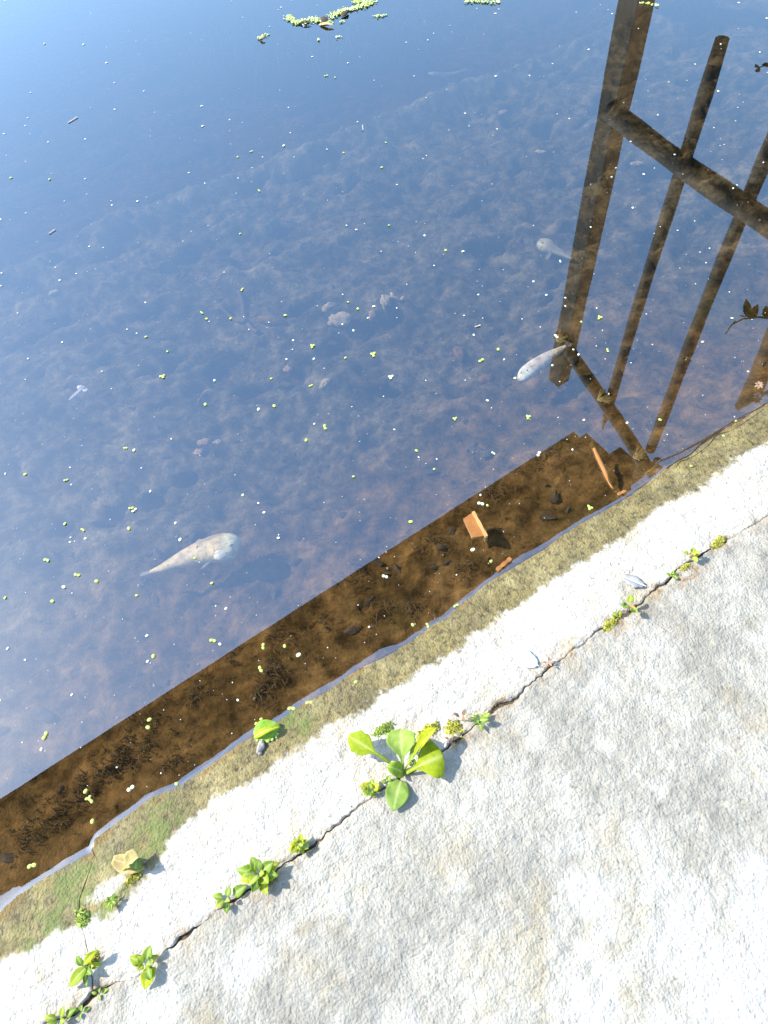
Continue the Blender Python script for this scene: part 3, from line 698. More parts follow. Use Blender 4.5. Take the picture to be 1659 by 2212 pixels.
obj('eye', moved(lump_data(0.0028, 2, 0, (1, 1, .6), 3), W(1172, 524, -0.104)), M['twig'], bpy.data.objects[gf_['body_name']])
for o in bpy.data.objects:
    if 'body_name' in o: del o['body_name']
# small curled fish skeleton at the left
sk = empty('fish_skeleton', W(172, 848, -0.04)); tag(sk, 'small white curled fish remains on the left side of the pond', 'fish remains')
spn = smooth_pts([W(x, y, -0.03) for x, y in ((150, 864), (160, 855), (170, 847), (178, 838), (181, 834))], 14)
obj('spine', tube_data(spn, 0.0022, 6), M['shell'], sk)
for k in range(2, 12):
    d = nrm(np.cross(spn[k + 1] - spn[k - 1], [0, 0, 1])); L_ = 0.004 + 0.008 * (k / 12)
    obj('rib', tube_data([spn[k] - d * L_, spn[k] + np.array([0, 0, .002]), spn[k] + d * L_], 0.0009, 5), M['shell'], sk)
obj('skull', moved(lump_data(0.009, 2, 0.3, (1, .8, .6), 2), W(173, 837, -0.03)), M['shell'], sk)
obj('fin', moved(lump_data(0.007, 2, 0.3, (1.3, .8, .3), 7), W(184, 843, -0.032)), M['shell'], sk)

# ------------------------------------------------------------------ things lying on the pond bed
def sunk(name, label, cat, x, y, rpx, matl, squash=(1, 1, .6), seed=0, rough=.45, rot=0., group=None, sub=3, up=0.3):
    p = bed_at(x, y); r = rpx * 0.0011
    o = obj(name, moved(lump_data(r, sub, rough, squash, seed), (0, 0, 0), rot), matl); o.location = (p[0], p[1], p[2] + r * up)
    return tag(o, label, cat, group)
sunk('sunken_stone', 'small oblong tan stone on the pond bed, upper one of the pair', 'stone', 711, 667, 19, M['stone'], (1.1, .65, .6), 1, rot=0.5)
sunk('sunken_stone', 'larger pale flat stone on the pond bed, lower one of the pair', 'stone', 734, 696, 27, M['stone'], (1.15, .75, .5), 2)
sunk('sunken_stone', 'dull narrow stone right of the pale pair on the bed', 'stone', 804, 685, 17, M['stone_red'], (.5, 1.1, .5), 3, rot=-.3)
sunk('sunken_stone', 'upright tan stone under the sprouting root piece on the bed', 'stone', 833, 652, 17, M['stone'], (.8, 1.2, .6), 4)
sunk('sunken_stone', 'pinkish lump on the silt left of centre below the stones', 'stone', 622, 799, 11, M['stone_red'], (1.1, .8, .5), 5)
sunk('sunken_stone', 'ragged tan lump on the silt between bed hollow and duckweed', 'stone', 703, 830, 14, M['stone'], (1.2, .7, .4), 6, .7, rot=.8)
sunk('brick_fragment', 'reddish brick fragment above the large pale fish', 'brick', 442, 958, 14, M['stone_red'], (1.3, .7, .6), 7, .3)
sunk('brick_fragment', 'pale broken piece beside the reddish brick fragment', 'brick', 470, 957, 9, M['stone'], (1.2, .9, .5), 8, .5)
sunk('brick_fragment', 'crumbled reddish bits just below the brick fragment', 'brick', 431, 978, 10, M['stone_red'], (1.0, .9, .35), 9, .9)
sunk('sunken_stone', 'tan elongated stone near the left edge of the pond', 'stone', 120, 633, 13, M['stone'], (1.5, .6, .5), 10, .4, .3)
sunk('sunken_stone', 'pale thin stone right of the mirrored post', 'stone', 1378, 355, 13, M['stone'], (1.6, .6, .4), 11, .5, -.2)
sunk('sunken_stone', 'pale ragged stone left of the mirrored post near its crossing', 'stone', 1168, 330, 12, M['stone'], (1.4, .6, .4), 12, .7, -.4)
sunk('sunken_stone', 'pinkish slab of stone sunk at top right of centre', 'stone', 1082, 247, 16, M['stone_red'], (1.7, .6, .3), 13, .5, .5)
sunk('sunken_stone', 'greenish dim lump at the top left of the weed bed', 'stone', 536, 124, 14, M['stone'], (1.2, .9, .6), 14, .5)
sunk('sunken_shell', 'dark mussel-like shell shape standing in the silt right of centre', 'shell', 992, 768, 22, M['bed'], (.6, 1.3, .55), 15, .2, .15)
sunk('sunken_shell', 'round dark lump in the silt left of the white fish', 'shell', 1050, 822, 16, M['bed'], (1.2, .9, .7), 16, .2)
sunk('silt_mound', 'long dark hollow-backed mound in the middle of the bed', 'mound', 806, 838, 30, M['bed'], (1.4, .45, .6), 17, .3, -.25)
sunk('silt_mound', 'dark clump with a tail below the bed ledge', 'mound', 585, 497, 24, M['weed'], (1.0, .9, .9), 18, .6)
sunk('silt_mound', 'dark leaf-shaped mound left of the paired stones', 'mound', 588, 698, 26, M['bed'], (1.6, .45, .6), 19, .3, -.4)
br = empty('sunken_branch', bed_at(525, 680)); tag(br, 'dark forked branch lying on the bed left of the stones', 'branch')
BB = lambda x, y: bed_at(x, y) + np.array([0, 0, 0.012])
obj('limb', tube_data(smooth_pts([BB(*q) for q in ((518, 635), (527, 662), (530, 690), (545, 715), (560, 724))], 16), [0.008] * 16, 7), M['twig'], br)
obj('limb', tube_data(smooth_pts([BB(*q) for q in ((480, 668), (500, 690), (520, 700), (532, 698))], 12), [0.006] * 12, 7), M['twig'], br)
rt = empty('sunken_root', bed_at(840, 670)); tag(rt, 'pale branching root piece on the bed right of the stones', 'root')
for pts_ in (((834, 688), (830, 668), (828, 645)), ((830, 650), (850, 648), (866, 655)), ((850, 648), (846, 640)), ((866, 655), (874, 648))):
    obj('limb', tube_data([BB(*q) for q in pts_], 0.0055, 6), M['stone'], rt)
lg = obj('sunken_stick', tube_data([bed_at(x, y) + np.array([0, 0, .02]) for x, y in ((628, 252), (660, 234), (690, 218), (712, 195))], [.012, .014, .012, .008], 7), M['weed'])
tag(lg, 'long dim stick slanting over the dark hollow at the top', 'stick')
# hair-like water weed in the deep hollow at the top
def weed_mass(label, spots, seed, n=260):
    r = random.Random(seed); parts = []
    for k in range(n):
        x, y = r.choice(spots); x += r.gauss(0, 45); y += r.gauss(0, 18); p = bed_at(x, y); L_ = r.uniform(.08, .26); a_ = r.gauss(-1.2, .5)
        d = np.array([math.cos(a_), math.sin(a_), 0]); q = [p + d * L_ * t_ + np.array([0.02 * math.sin(5 * t_ + k), 0, (0.24 * math.sin(t_ * 2.4))]) for t_ in np.linspace(0, 1, 6)]
        parts.append(tube_data(q, [0.002, .003, .003, .0026, .002, .001], 3, False))
    o = obj('water_weed', merge(parts), M['weed']); return tag(o, label, 'water weed', kind='stuff')
weed_mass('dim hair-like water weed in the hollow below the floating mat', [(560, 130), (640, 140), (720, 110), (800, 120), (880, 150), (500, 180), (600, 190), (700, 180)], 3, 420)

# rotting leaf litter and pale grit strewn over the bed, brown algae tufts near the bank
r = random.Random(21); fl_ = []; gr_ = []
def bz(u_, v_): return bed_height(np.array(u_)[None], np.array(v_)[None])[0]
us_ = [r.uniform(-1.3, 2.4) for k in range(900)]; ds_ = [r.uniform(.06, 2.6) for k in range(900)]
for k in range(900):
    if r.random() < .45 and k: us_[k] = us_[k - 1] + r.gauss(0, .07); ds_[k] = max(.05, ds_[k - 1] + r.gauss(0, .04))
vs_l = v_shore(np.array(us_)) - np.array(ds_); zs_ = bz(us_, vs_l)
for k in range(900):
    q = us_[k] * EU + vs_l[k] * EV; p = np.array([q[0], q[1], zs_[k] + .004])
    if k % 3:
        L_ = r.uniform(.006, .022) * (1.6 if r.random() < .12 else 1); n_ = 7
        V_ = [(0, 0, .004)] + [(L_ * r.uniform(.6, 1.1) * math.cos(6.283 * j / n_), L_ * r.uniform(.25, .55) * math.sin(6.283 * j / n_), r.uniform(-.003, .005)) for j in range(n_)]
        fl_.append(moved((V_, [(0, 1 + j, 1 + (j + 1) % n_) for j in range(n_)]), p, r.gauss(.5, .8)))
    else:
        gr_.append(moved(lump_data(r.uniform(.0015, .0045), 1, .6, (1, .8, .5), k), p, r.random() * 6))
tag(obj('leaf_litter', merge(fl_), M['litter'], smooth=False), 'dark rotting leaf flakes strewn over the pond bed', 'leaf litter', kind='stuff')
tag(obj('bed_grit', merge(gr_), M['bits']), 'small pale shell and stone grit strewn over the pond bed', 'grit', kind='stuff')
parts = []; LZ = []
for (x, y, n_, sp_) in [(590,1450,60,14),(275,1630,70,16),(235,1655,40,14),(430,1490,50,14),(320,1575,60,18),(505,1425,30,10),(900,1320,45,14),(770,1245,50,16),(1065,1065,40,12),(930,1175,50,16),(1175,990,40,14),(610,1385,30,12),(690,1345,30,12),(120,1750,50,20),(60,1800,40,16),(180,1700,40,14),(820,1330,30,16),(1000,1240,30,14),(560,1500,40,14),(380,1640,30,12)]:
    c_al = bed_at(x, y)
    for k in range(n_):
        p = c_al + np.array([r.gauss(0, sp_ * .0013), r.gauss(0, sp_ * .0013), 0]); L_ = r.uniform(.006, .020); p[2] = 0; LZ.append(len(parts)); a_ = r.random() * 6.28; d = np.array([math.cos(a_), math.sin(a_), 0]) * L_
        parts.append(tube_data([p - np.array([0, 0, .002]), p + d * .5 + np.array([0, 0, .010]), p + d + np.array([0, 0, r.uniform(-.002, .010)])], [.0011, .0010, .0004], 3, False))
cs_ = np.array([pp[0][0] for pp in parts])[:, :2]; zz_ = bz(cs_ @ EU, cs_ @ EV)
parts = [([(v[0], v[1], v[2] + z_) for v in pp[0]], pp[1]) for pp, z_ in zip(parts, zz_)]
tag(obj('brown_algae', merge(parts), M['fuzz']), 'fuzzy dark brown algae tufts on the bed beside the bank', 'algae', kind='stuff')

# ------------------------------------------------------------------ floating things
def frond_mesh(kind, seed):
    r = random.Random(seed); parts = []
    n = {'single': 1, 'pair': 2, 'triple': 3}[kind]
    for k in range(n):
        a_ = k * 2.3 + r.random(); q = 0.0 if n == 1 else 0.0042
        parts.append(moved(disc_data(0.0046 * r.uniform(.8, 1.1), 0.0036, 10, 0.28), (q * math.cos(a_), q * math.sin(a_), 0.0003 * k), a_))
    me = bpy.data.meshes.new('duckweed'); d = merge(parts); me.from_pydata(d[0], [], d[1]); me.update(); return me
FM = {}
for kd in ('single', 'pair', 'triple'):
    for mt in ('duck', 'duck_pale'):
        FM[kd, mt] = frond_mesh(kd, len(FM) + 1); FM[kd, mt].materials.append(M[mt])
green = [(0,0,[(1313,815),(1540,1015),(1630,980),(1557,1513),(320,1160),(70,1150),(285,282)]),
 (553,0,[(455,487),(513,500),(180,942),(842,922),(815,1083),(568,988),(1230,1620),(1342,1628),(862,1458),(22,1232),(650,1487)]),
 (0,553,[(945,522),(1085,617),(1052,778),(1390,805),(1330,960),(813,1245),(868,1257),(427,1453),(162,1413),(1573,1548),(850,1635),(872,1648),(1305,367),(1338,405),(1495,403),(1567,215)]),
 (553,553,[(597,297),(660,340),(764,325),(190,382),(365,583),(760,637),(580,658),(98,793),(357,840),(875,783),(1458,673),(1570,603),(1290,1053),(118,970),(16,992),(443,1108),(325,1192),(1040,1260),(1540,1275),(1155,1380),(1500,935),(1458,1600),(1500,1615),(632,1428)]),
 (1106,553,[(315,33),(568,398),(617,610),(20,790),(105,1043),(960,1060),(1450,1065),(1370,1168),(1160,1363),(505,1628),(170,1280),(290,518),(450,425)]),
 (0,1106,[(420,75),(538,112),(835,105),(303,307),(497,410),(412,485),(32,555),(338,577),(625,447),(885,540),(1167,178),(1380,828),(993,933),(295,1450),(967,1345),(958,1395),(1372,460),(1262,297)]),
 (553,1106,[(145,167),(1003,62),(835,420),(42,870),(25,1020),(1015,730),(1115,733),(1295,603),(345,1230),(648,1103),(230,1268),(275,925),(185,868),(1405,243),(1523,318)]),
 (0,1659,[(553,150),(572,196),(592,216),(848,135),(597,345),(1143,103),(205,627)])]
triples = {(1290,1053),(1052,778),(105,1043),(870,1645),(365,583),(875,783),(568,398),(572,196),(505,1628),(760,637)}
rr = random.Random(11); DUCK = []
for bx, by, pts_ in green:
    for (cx, cy) in pts_:
        x, y = bx + cx / 3.0, by + cy / 3.0
        u_, v_ = uv_of(W(x, y)); z = 0.0012
        on_bank = v_ > float(v_shore(np.array([u_]))[0]) - 0.001
        p = bank_at(x, y, 0.002) if on_bank else W(x, y, z + 0.0012)
        kd = 'triple' if (cx, cy) in triples else rr.choice(['single', 'single', 'pair']); mt = rr.choice(['duck', 'duck', 'duck', 'duck_pale'])
        o = bpy.data.objects.new('duckweed', FM[kd, mt]); COL.objects.link(o); o.location = p; o.rotation_euler = (0, 0, rr.random() * 6.28); s = rr.uniform(0.65, 1.05); o.scale = (s, s, s)
        DUCK.append((o, kd, x, y, on_bank))
LAND = [('large pale fish', 420, 1205), ('slim white fish', 1175, 785), ('paired tan stones', 722, 680), ('reddish brick fragment', 442, 958), ('orange wood chip', 1028, 1135), ('folded green leaf', 576, 1576), ('curled white fish remains', 172, 848), ('mirrored fence rail crossing', 1350, 240), ('silted grey fish', 1185, 530), ('long duckweed mat', 710, 35), ('sunken forked branch', 525, 680), ('dry yellow leaf', 282, 1872)]
tally = {}
for o, kd, x, y, on_bank in DUCK:
    nm, lx, ly = min(LAND, key=lambda q: math.hypot(x - q[1], y - q[2]))
    d = ('left of' if x < lx else 'right of') if abs(x - lx) > abs(y - ly) else ('above' if y < ly else 'below')
    tally.setdefault((kd, nm, d, on_bank), []).append((math.hypot(x - lx, y - ly), o.name, o))
ORD = ['nearest', 'second nearest', 'third nearest', 'fourth nearest', 'fifth nearest', 'sixth nearest', 'seventh nearest', 'eighth nearest', 'ninth nearest', 'tenth nearest', 'eleventh nearest', 'twelfth nearest']
for (kd, nm, d, on_bank), lst in tally.items():
    lst.sort(key=lambda q: q[:2])
    for k, (_, _, o) in enumerate(lst):
        w_ = {'single': 'single duckweed frond', 'pair': 'joined pair of duckweed fronds', 'triple': 'cluster of three duckweed fronds'}[kd]
        e_ = '' if len(lst) == 1 else ', %s to it' % ORD[min(k, 11)]
        tag(o, '%s %s %s the %s%s' % (w_, 'stranded' if on_bank else 'floating', d, nm, e_), 'duckweed', {'single': 'single duckweed fronds', 'pair': 'paired duckweed fronds', 'triple': 'triple duckweed clusters'}[kd])
sm = []
for k in range(3):
    me = bpy.data.meshes.new('seed_speck'); d = disc_data(0.0024, 0.0018, 7, .3, .0003); me.from_pydata(d[0], [], d[1]); me.materials.append(M['speck']); sm.append(me)
cnt = 0; rr = random.Random(5)
while cnt < 270:
    x = rr.uniform(0, 1659); y = rr.uniform(0, 1700) if rr.random() < .6 else rr.uniform(0, 800)
    p = W(x, y, 0.0015); u_, v_ = uv_of(p)
    if v_ > float(v_lip(np.array([u_]))[0]) - .005: continue
    o = bpy.data.objects.new('seed_speck', rr.choice(sm)); COL.objects.link(o); o.location = p; o.rotation_euler = (0, 0, rr.random() * 6)
    s = rr.choice([.6, .7, .8, 1, 1.2, 1.5]) * (1 + 0.22 * max(0, p[1] - 1)); o.scale = (s, s, s); cnt += 1
    tag(o, 'tiny white seed speck floating on the pond', 'speck', 'white specks floating on the pond')
parts = []
for k in range(500):
    x, y = rr.uniform(0, 1659), rr.uniform(0, 1700); p = W(x, y, .0012); u_, v_ = uv_of(p)
    if v_ < float(v_lip(np.array([u_]))[0]) - .003: parts.append(moved(([(-.5, -.5, 0), (.5, -.4, 0), (.4, .5, 0), (-.4, .5, 0.3)], [(0, 1, 2), (0, 2, 3), (0, 1, 3)]), p, rr.random() * 6, rr.uniform(.0008, .0016) * (1 + .25 * p[1])))
tag(obj('pollen_dust', merge(parts), M['speck']), 'scattered pale pollen dust on the water surface', 'pollen', kind='stuff')
# mats of duckweed
def mat_of_weed(label, segs, n, seed, rad=4):
    r = random.Random(seed); parts = []
    for k in range(n):
        a_, b_ = r.choice(segs); t_ = r.random(); x = a_[0] + (b_[0] - a_[0]) * t_ + r.gauss(0, rad); y = a_[1] + (b_[1] - a_[1]) * t_ + r.gauss(0, rad * .55)
        parts.append(moved(disc_data(.0046 * r.uniform(.5, 1.2), .0038, 7, .35), W(x, y, .002 + .004 * r.random()), r.random() * 6))
    h = len(parts) * 4 // 5
    o = obj('duckweed_mat', merge(parts[:h]), M['duck']); tag(o, label, 'duckweed', kind='stuff')
    o2 = obj('pale_fronds', merge(parts[h:]), M['duck_pale'], o)
    o2['kind'] = 'stuff'
mat_of_weed('long ragged mat of duckweed drifting at the top edge', [((622, 35), (640, 48)), ((640, 48), (665, 44)), ((672, 40), (712, 46)), ((715, 35), (745, 20)), ((745, 22), (780, 12)), ((765, 2), (812, 2)), ((775, 12), (800, 6))], 800, 1)
mat_of_weed('short strip of duckweed left of the long mat', [((556, 82), (578, 73))], 26, 2, 2)
mat_of_weed('small strip of duckweed right of the long mat', [((808, 33), (834, 32))], 22, 3, 2)
mat_of_weed('dark-stemmed duckweed strip at the top right of centre', [((1005, 1), (1080, 4))], 70, 4, 3)
mat_of_weed('scatter of fronds below the long duckweed mat', [((685, 83), (690, 84)), ((725, 79), (735, 78)), ((735, 46), (745, 44))], 20, 5, 2)
mat_of_weed('white-green tuft caught beside the mirrored post at the top', [((1385, 5), (1420, 10))], 26, 6, 2.5)
for lab, ax, ay, bx, by, w, mt in (('curled brown dead leaf in the duckweed mat', 690, 52, 722, 54, .02, 'leaf_dry'), ('dark dead leaf in the duckweed mat', 705, 50, 695, 36, .03, 'twig'), ('grey dead leaf above the duckweed mat', 738, 36, 752, 22, .025, 'twig'), ('dark stem lying in the left of the duckweed mat', 645, 50, 672, 47, .012, 'twig'), ('brown dead leaf under the short duckweed strip', 560, 84, 572, 82, .015, 'leaf_dry')):
    o = leaf('dead_leaf', None, M[mt], W(ax, ay, .004), W(bx, by, .008), w, arch=.012, prof='oval', n=10, m=4, curl=.4); tag(o, lab, 'leaf')
for lab, ax, ay, bx, by, w in (('white straw floating in the upper left of the pond', 147, 265, 167, 252, .004), ('thin white straw low on the left side of the pond', 105, 505, 119, 495, .0025), ('short pale stalk upright in the upper middle of the pond', 783, 270, 784, 281, .003), ('small pale sliver right of the stone pair', 1026, 706, 1038, 702, .003)):
    o = obj('straw', beam_data(W(ax, ay, .002), W(bx, by, .003), w, .0015, n=5, wob=.0002), M['shell'], smooth=False); tag(o, lab, 'straw')
# orange wood pieces by the bank
ch = empty('wood_chip', W(1028, 1135, 0)); tag(ch, 'flat orange wood chip floating on the brown band near the bank', 'wood chip')
cp = [W(x, y, .004) for x, y in ((1001, 1121), (1021, 1108), (1047, 1158), (1020, 1162))]
obj('flat_face', ([*(p + np.array([0, 0, .002]) for p in cp), *(p - np.array([0, 0, .006]) for p in cp)], [(0, 3, 2, 1), (4, 5, 6, 7), (0, 1, 5, 4), (1, 2, 6, 5), (2, 3, 7, 6), (3, 0, 4, 7)]), M['chip'], ch, smooth=False)
obj('pale_edge', beam_data(W(1022, 1107, .007), W(1051, 1160, .007), .006, .009, n=8, wob=.0006), M['chip_lit_edge'], ch, smooth=False)
o = obj('wood_sliver', beam_data(W(1074, 1231, .003), W(1103, 1206, .004), .008, .004, n=8, wob=.0008), M['chip'], smooth=False); tag(o, 'thin orange wood sliver touching the bank below the chip', 'sliver')
o = obj('wood_sliver', tube_data(smooth_pts([W(x, y, .003) for x, y in ((1283, 969), (1295, 995), (1308, 1022), (1314, 1040), (1324, 1056))], 12), [.0035, .004, .005, .005, .005, .005, .005, .004, .002, .002, .002, .001], 6), M['chip']); tag(o, 'long curved orange sliver at the right end of the brown band', 'sliver')
o = obj('wood_sliver', beam_data(W(1335, 1068, .004), W(1352, 1060, .004), .006, .003, n=6, wob=.0006), M['chip'], smooth=False); tag(o, 'short brown sliver at the water line right of the curved one', 'sliver')
# dark tubes added for the wave meniscus lines along the shore at the right
for lab, pts_ in (('thin dark line added for the wave meniscus along the shore at the right', ((1440, 1012), (1462, 996), (1492, 980), (1512, 958), (1540, 938), (1570, 918), (1600, 900), (1632, 885), (1659, 868))), ('second looping dark line added for the meniscus close to the wet concrete at right', ((1462, 1008), (1470, 996), (1480, 994), (1500, 985), (1530, 962), (1548, 940), (1580, 930), (1620, 905), (1650, 884)))):
    o = obj('meniscus_line', tube_data(smooth_pts([W(x, y, .003) for x, y in pts_], 50), .0012, 5), M['twig']); tag(o, lab, 'meniscus line')
for k, (x, y, lab) in enumerate(((1640, 832, 'reddish sprig of floating fern at the right edge'), (1638, 856, 'brown curled sprig just below the reddish one at the right edge'))):
    root = empty('floating_sprig', W(x, y, .002)); tag(root, lab, 'sprig')
    for j in range(7):
        a_ = j * .9; leaf('leaf', root, M['leaf_red' if k == 0 else 'twig'], W(x, y, .003), W(x + 11 * math.cos(a_), y + 9 * math.sin(a_), .005), .006, arch=.004, prof='oval', n=7, m=2)
# floating green leaf at the bank
fl = empty('fallen_leaf', W(576, 1576, .004)); tag(fl, 'folded green leaf with yellow rim lying at the water line', 'leaf')
zf = lambda x, y, h: W(x, y, h)
leaf('blade', fl, M['leaf_lily'], zf(549, 1591, .006), zf(605, 1568, .012), .042, arch=.014, prof='oval', fold=-.1, roll=-.45, n=18, m=6)
leaf('folded_rim', fl, M['leaf'], zf(550, 1592, .008), zf(606, 1570, .014), .016, arch=.020, prof='oval', roll=.6, n=14, m=4)
leaf('blade_tip', fl, M['leaf_pale'], zf(558, 1578, .004), zf(592, 1560, .006), .022, arch=.006, prof='oval', n=12, m=4)
for k, (x, y) in enumerate(((564, 1553), (553, 1563), (553, 1577), (577, 1558), (557, 1599), (567, 1597), (579, 1602), (589, 1598), (597, 1592), (600, 1586))):
    o = bpy.data.objects.new('duckweed', FM['single', 'duck']); COL.objects.link(o); o.location = bank_at(x, y, .004) if k > 3 else W(x, y, .006); o.rotation_euler = (0, 0, k); o.scale = (.7, .7, .7)
    tag(o, 'duckweed frond clinging round the folded green leaf', 'duckweed', 'duckweed round the folded leaf')
sn = obj('snail_shell', merge([moved(lump_data(.009, 3, .35, (.7, 1.3, .7), 3), (0, 0, .005), -.5), moved(lump_data(.004, 2, .3, (1, 1, 1), 5), (-.003, -.011, .004))]), M['shell']); sn.location = bank_at(565, 1614); tag(sn, 'small pale snail shell on wet concrete below the folded leaf', 'shell')
# dried leaf
dl = empty('dry_leaf', bank_at(282, 1872)); tag(dl, 'curled dry yellow leaf on the wet bank at lower left', 'leaf')
leaf('blade', dl, M['leaf_dry'], bank_at(253, 1858, .018), bank_at(318, 1876, .012), .030, arch=-.012, prof='oval', fold=.6, n=18, m=6, teeth=.12, roll=-.5)
leaf('blade', dl, M['leaf_dry'], bank_at(262, 1886, .004), bank_at(314, 1854, .026), .030, arch=.010, prof='spoon', fold=.9, n=16, m=5, teeth=.2, roll=.6)
leaf('blade', dl, M['leaf_pale'], bank_at(296, 1882, .006), bank_at(308, 1852, .022), .024, arch=.004, prof='oval', n=12, m=4)

# ------------------------------------------------------------------ plants in the crack
def E(x, y, h): return W(x, y, 0.028 + h)
mw = empty('rosette_weed', bank_at(871, 1672)); tag(mw, 'large bright green rosette weed growing from the crack', 'plant')
B0_ = E(871, 1670, -.004)
leaf('leaf', mw, M['leaf'], B0_, E(753, 1590, .022), .040, arch=.030, prof='petiole', teeth=.10, roll=.25, fold=.12, n=26)
leaf('leaf', mw, M['leaf_pale'], B0_, E(866, 1575, .032), .052, arch=.030, prof='spoon', teeth=.05, fold=.10, n=26, curl=-.15)
leaf('leaf', mw, M['leaf'], B0_, E(942, 1572, .038), .022, arch=.035, prof='spoon', teeth=.06, fold=.7, roll=.7, n=22)
leaf('leaf', mw, M['leaf_pale'], B0_, E(914, 1602, .030), .020, arch=.020, prof='spoon', teeth=.05, fold=.6, roll=.9, n=20)
leaf('leaf', mw, M['leaf'], E(874, 1672, .0), E(958, 1632, .026), .064, arch=.022, prof='spoon', teeth=.05, fold=-.10, roll=-.22, n=26)
leaf('leaf', mw, M['leaf_small'], B0_, E(836, 1656, .022), .026, arch=.022, prof='oval', fold=.35, n=16)
leaf('leaf', mw, M['leaf_pale'], E(866, 1686, .0), E(849, 1752, .010), .042, arch=.012, prof='oval', fold=.05, n=20)
def herb(label, x, y, n, Lpx, wf=.6, hgt=.012, matl='leaf_small', seed=0, name='seedling', spread=0.3, elev=(.2, .9), stem=None):
    r = random.Random(seed + x); c = bank_at(x, y); root = empty(name, c); tag(root, label, 'plant')
    if stem:
        obj('stem', tube_data([c + np.array([0, 0, -.01]), c + np.array([.002, 0, hgt])], [.0015, .0011], 6), M[stem], root)
    for k in range(n):
        a_ = k * 2.399 + r.random() * .5; L_ = Lpx * PX * r.uniform(.5, 1.15); ring = k / max(1, n)
        off = np.array([math.cos(a_), math.sin(a_), 0]); b_ = c + off * L_ * spread * (1 - ring) + np.array([0, 0, hgt * (0.35 + .65 * ring)])
        ang = elev[0] + (elev[1] - elev[0]) * ring
        t_ = b_ + off * L_ * math.cos(ang) + np.array([0, 0, L_ * math.sin(ang) * .7])
        mt = matl if not isinstance(matl, (list, tuple)) else r.choice(matl)
        leaf('leaf', root, M[mt], b_, t_, L_ * wf, arch=L_ * r.uniform(.05, .35), prof='ovate', fold=r.uniform(.05, .45), roll=r.gauss(0, .35), n=10, m=3)
    return root
herb('small round-leaved seedling left below the big rosette weed', 803, 1710, 13, 19, .75, .016, ('leaf_small', 'leaf'), 1)
herb('tiny two-leaved sprout tucked beside the rosette weed', 838, 1690, 4, 13, .8, .006, 'leaf_small', 2)
herb('tiny round sprouts right of the rosette weed base', 893, 1652, 4, 12, .9, .006, 'leaf_small', 3)
herb('fresh four-leaved seedling in the crack right of the moss', 1031, 1560, 8, 22, .55, .018, 'leaf_small', 4)
herb('thin red-stemmed sprout beside the moss in the crack', 998, 1556, 4, 26, .3, .032, 'leaf_red', 5, stem='stem_red', elev=(.6, 1.2))
herb('bushy leafy seedling in the middle of the crack left of the wide soil', 648, 1828, 16, 22, .6, .020, ('leaf_small', 'leaf'), 6)
herb('broad-leaved seedling clump, largest along the lower crack', 566, 1888, 14, 32, .65, .022, ('leaf_small', 'leaf'), 7)
herb('three-leaved seedling just left of the broad-leaved clump', 492, 1942, 6, 30, .6, .014, 'leaf_small', 8)
herb('glossy green seedling with long drooping leaf by the crack fork', 322, 2080, 7, 24, .7, .020, ('leaf', 'leaf_small'), 9)
rt_ = herb('pale yellowish seedling in the short side crack', 188, 2088, 7, 26, .45, .014, ('leaf', 'leaf_small'), 10)
herb('tiny sprout in the fork of the two cracks', 215, 2146, 4, 14, .5, .004, 'leaf_small', 11)
herb('flat seedling at the very bottom left corner of the crack', 133, 2203, 6, 24, .55, .008, 'leaf_small', 12)
herb('small flat sprout next to the bottom corner seedling', 176, 2186, 4, 14, .6, .004, 'leaf_small', 13)
herb('reddish seedling with one green leaf in the mossy crack hollow', 1353, 1318, 5, 26, .6, .030, ('leaf_red', 'leaf_small'), 14, stem='stem_red')
herb('tiny green leaves beside the red seedling in the hollow', 1335, 1332, 5, 11, .8, .006, 'leaf', 15)
herb('little sprout in the upper crack left of the tall red sprout', 1450, 1246, 5, 16, .6, .010, ('leaf', 'leaf_small'), 16)
herb('tall little sprout with red stem in the upper crack', 1489, 1205, 8, 18, .7, .026, ('leaf', 'leaf_small'), 17, stem='stem_red')
herb('faint red sprout in the crack by the white down feather', 1183, 1436, 4, 18, .35, .020, 'leaf_red', 18, stem='stem_red')
herb('single red sprout on the bare bank right of the moss', 972, 1598, 3, 14, .5, .010, 'leaf_red', 19, stem='stem_red')
herb('small dark green tuft on the wet bank below the dry leaf', 245, 1946, 9, 14, .5, .012, 'leaf_small', 20)
leaf('leaf', bpy.data.objects['seedling.008'] if 'seedling.008' in bpy.data.objects else None, M['leaf'], E(330, 2088, .008), E(313, 2136, .006), .022, arch=.012, prof='oval', n=14)
leaf('leaf', rt_, M['leaf_small'], E(186, 2090, .012), E(150, 2132, .004), .018, arch=.010, prof='oval', n=14)
leaf('leaf', rt_, M['leaf'], E(182, 2082, .012), E(212, 2052, .016), .012, arch=.010, prof='oval', n=14)
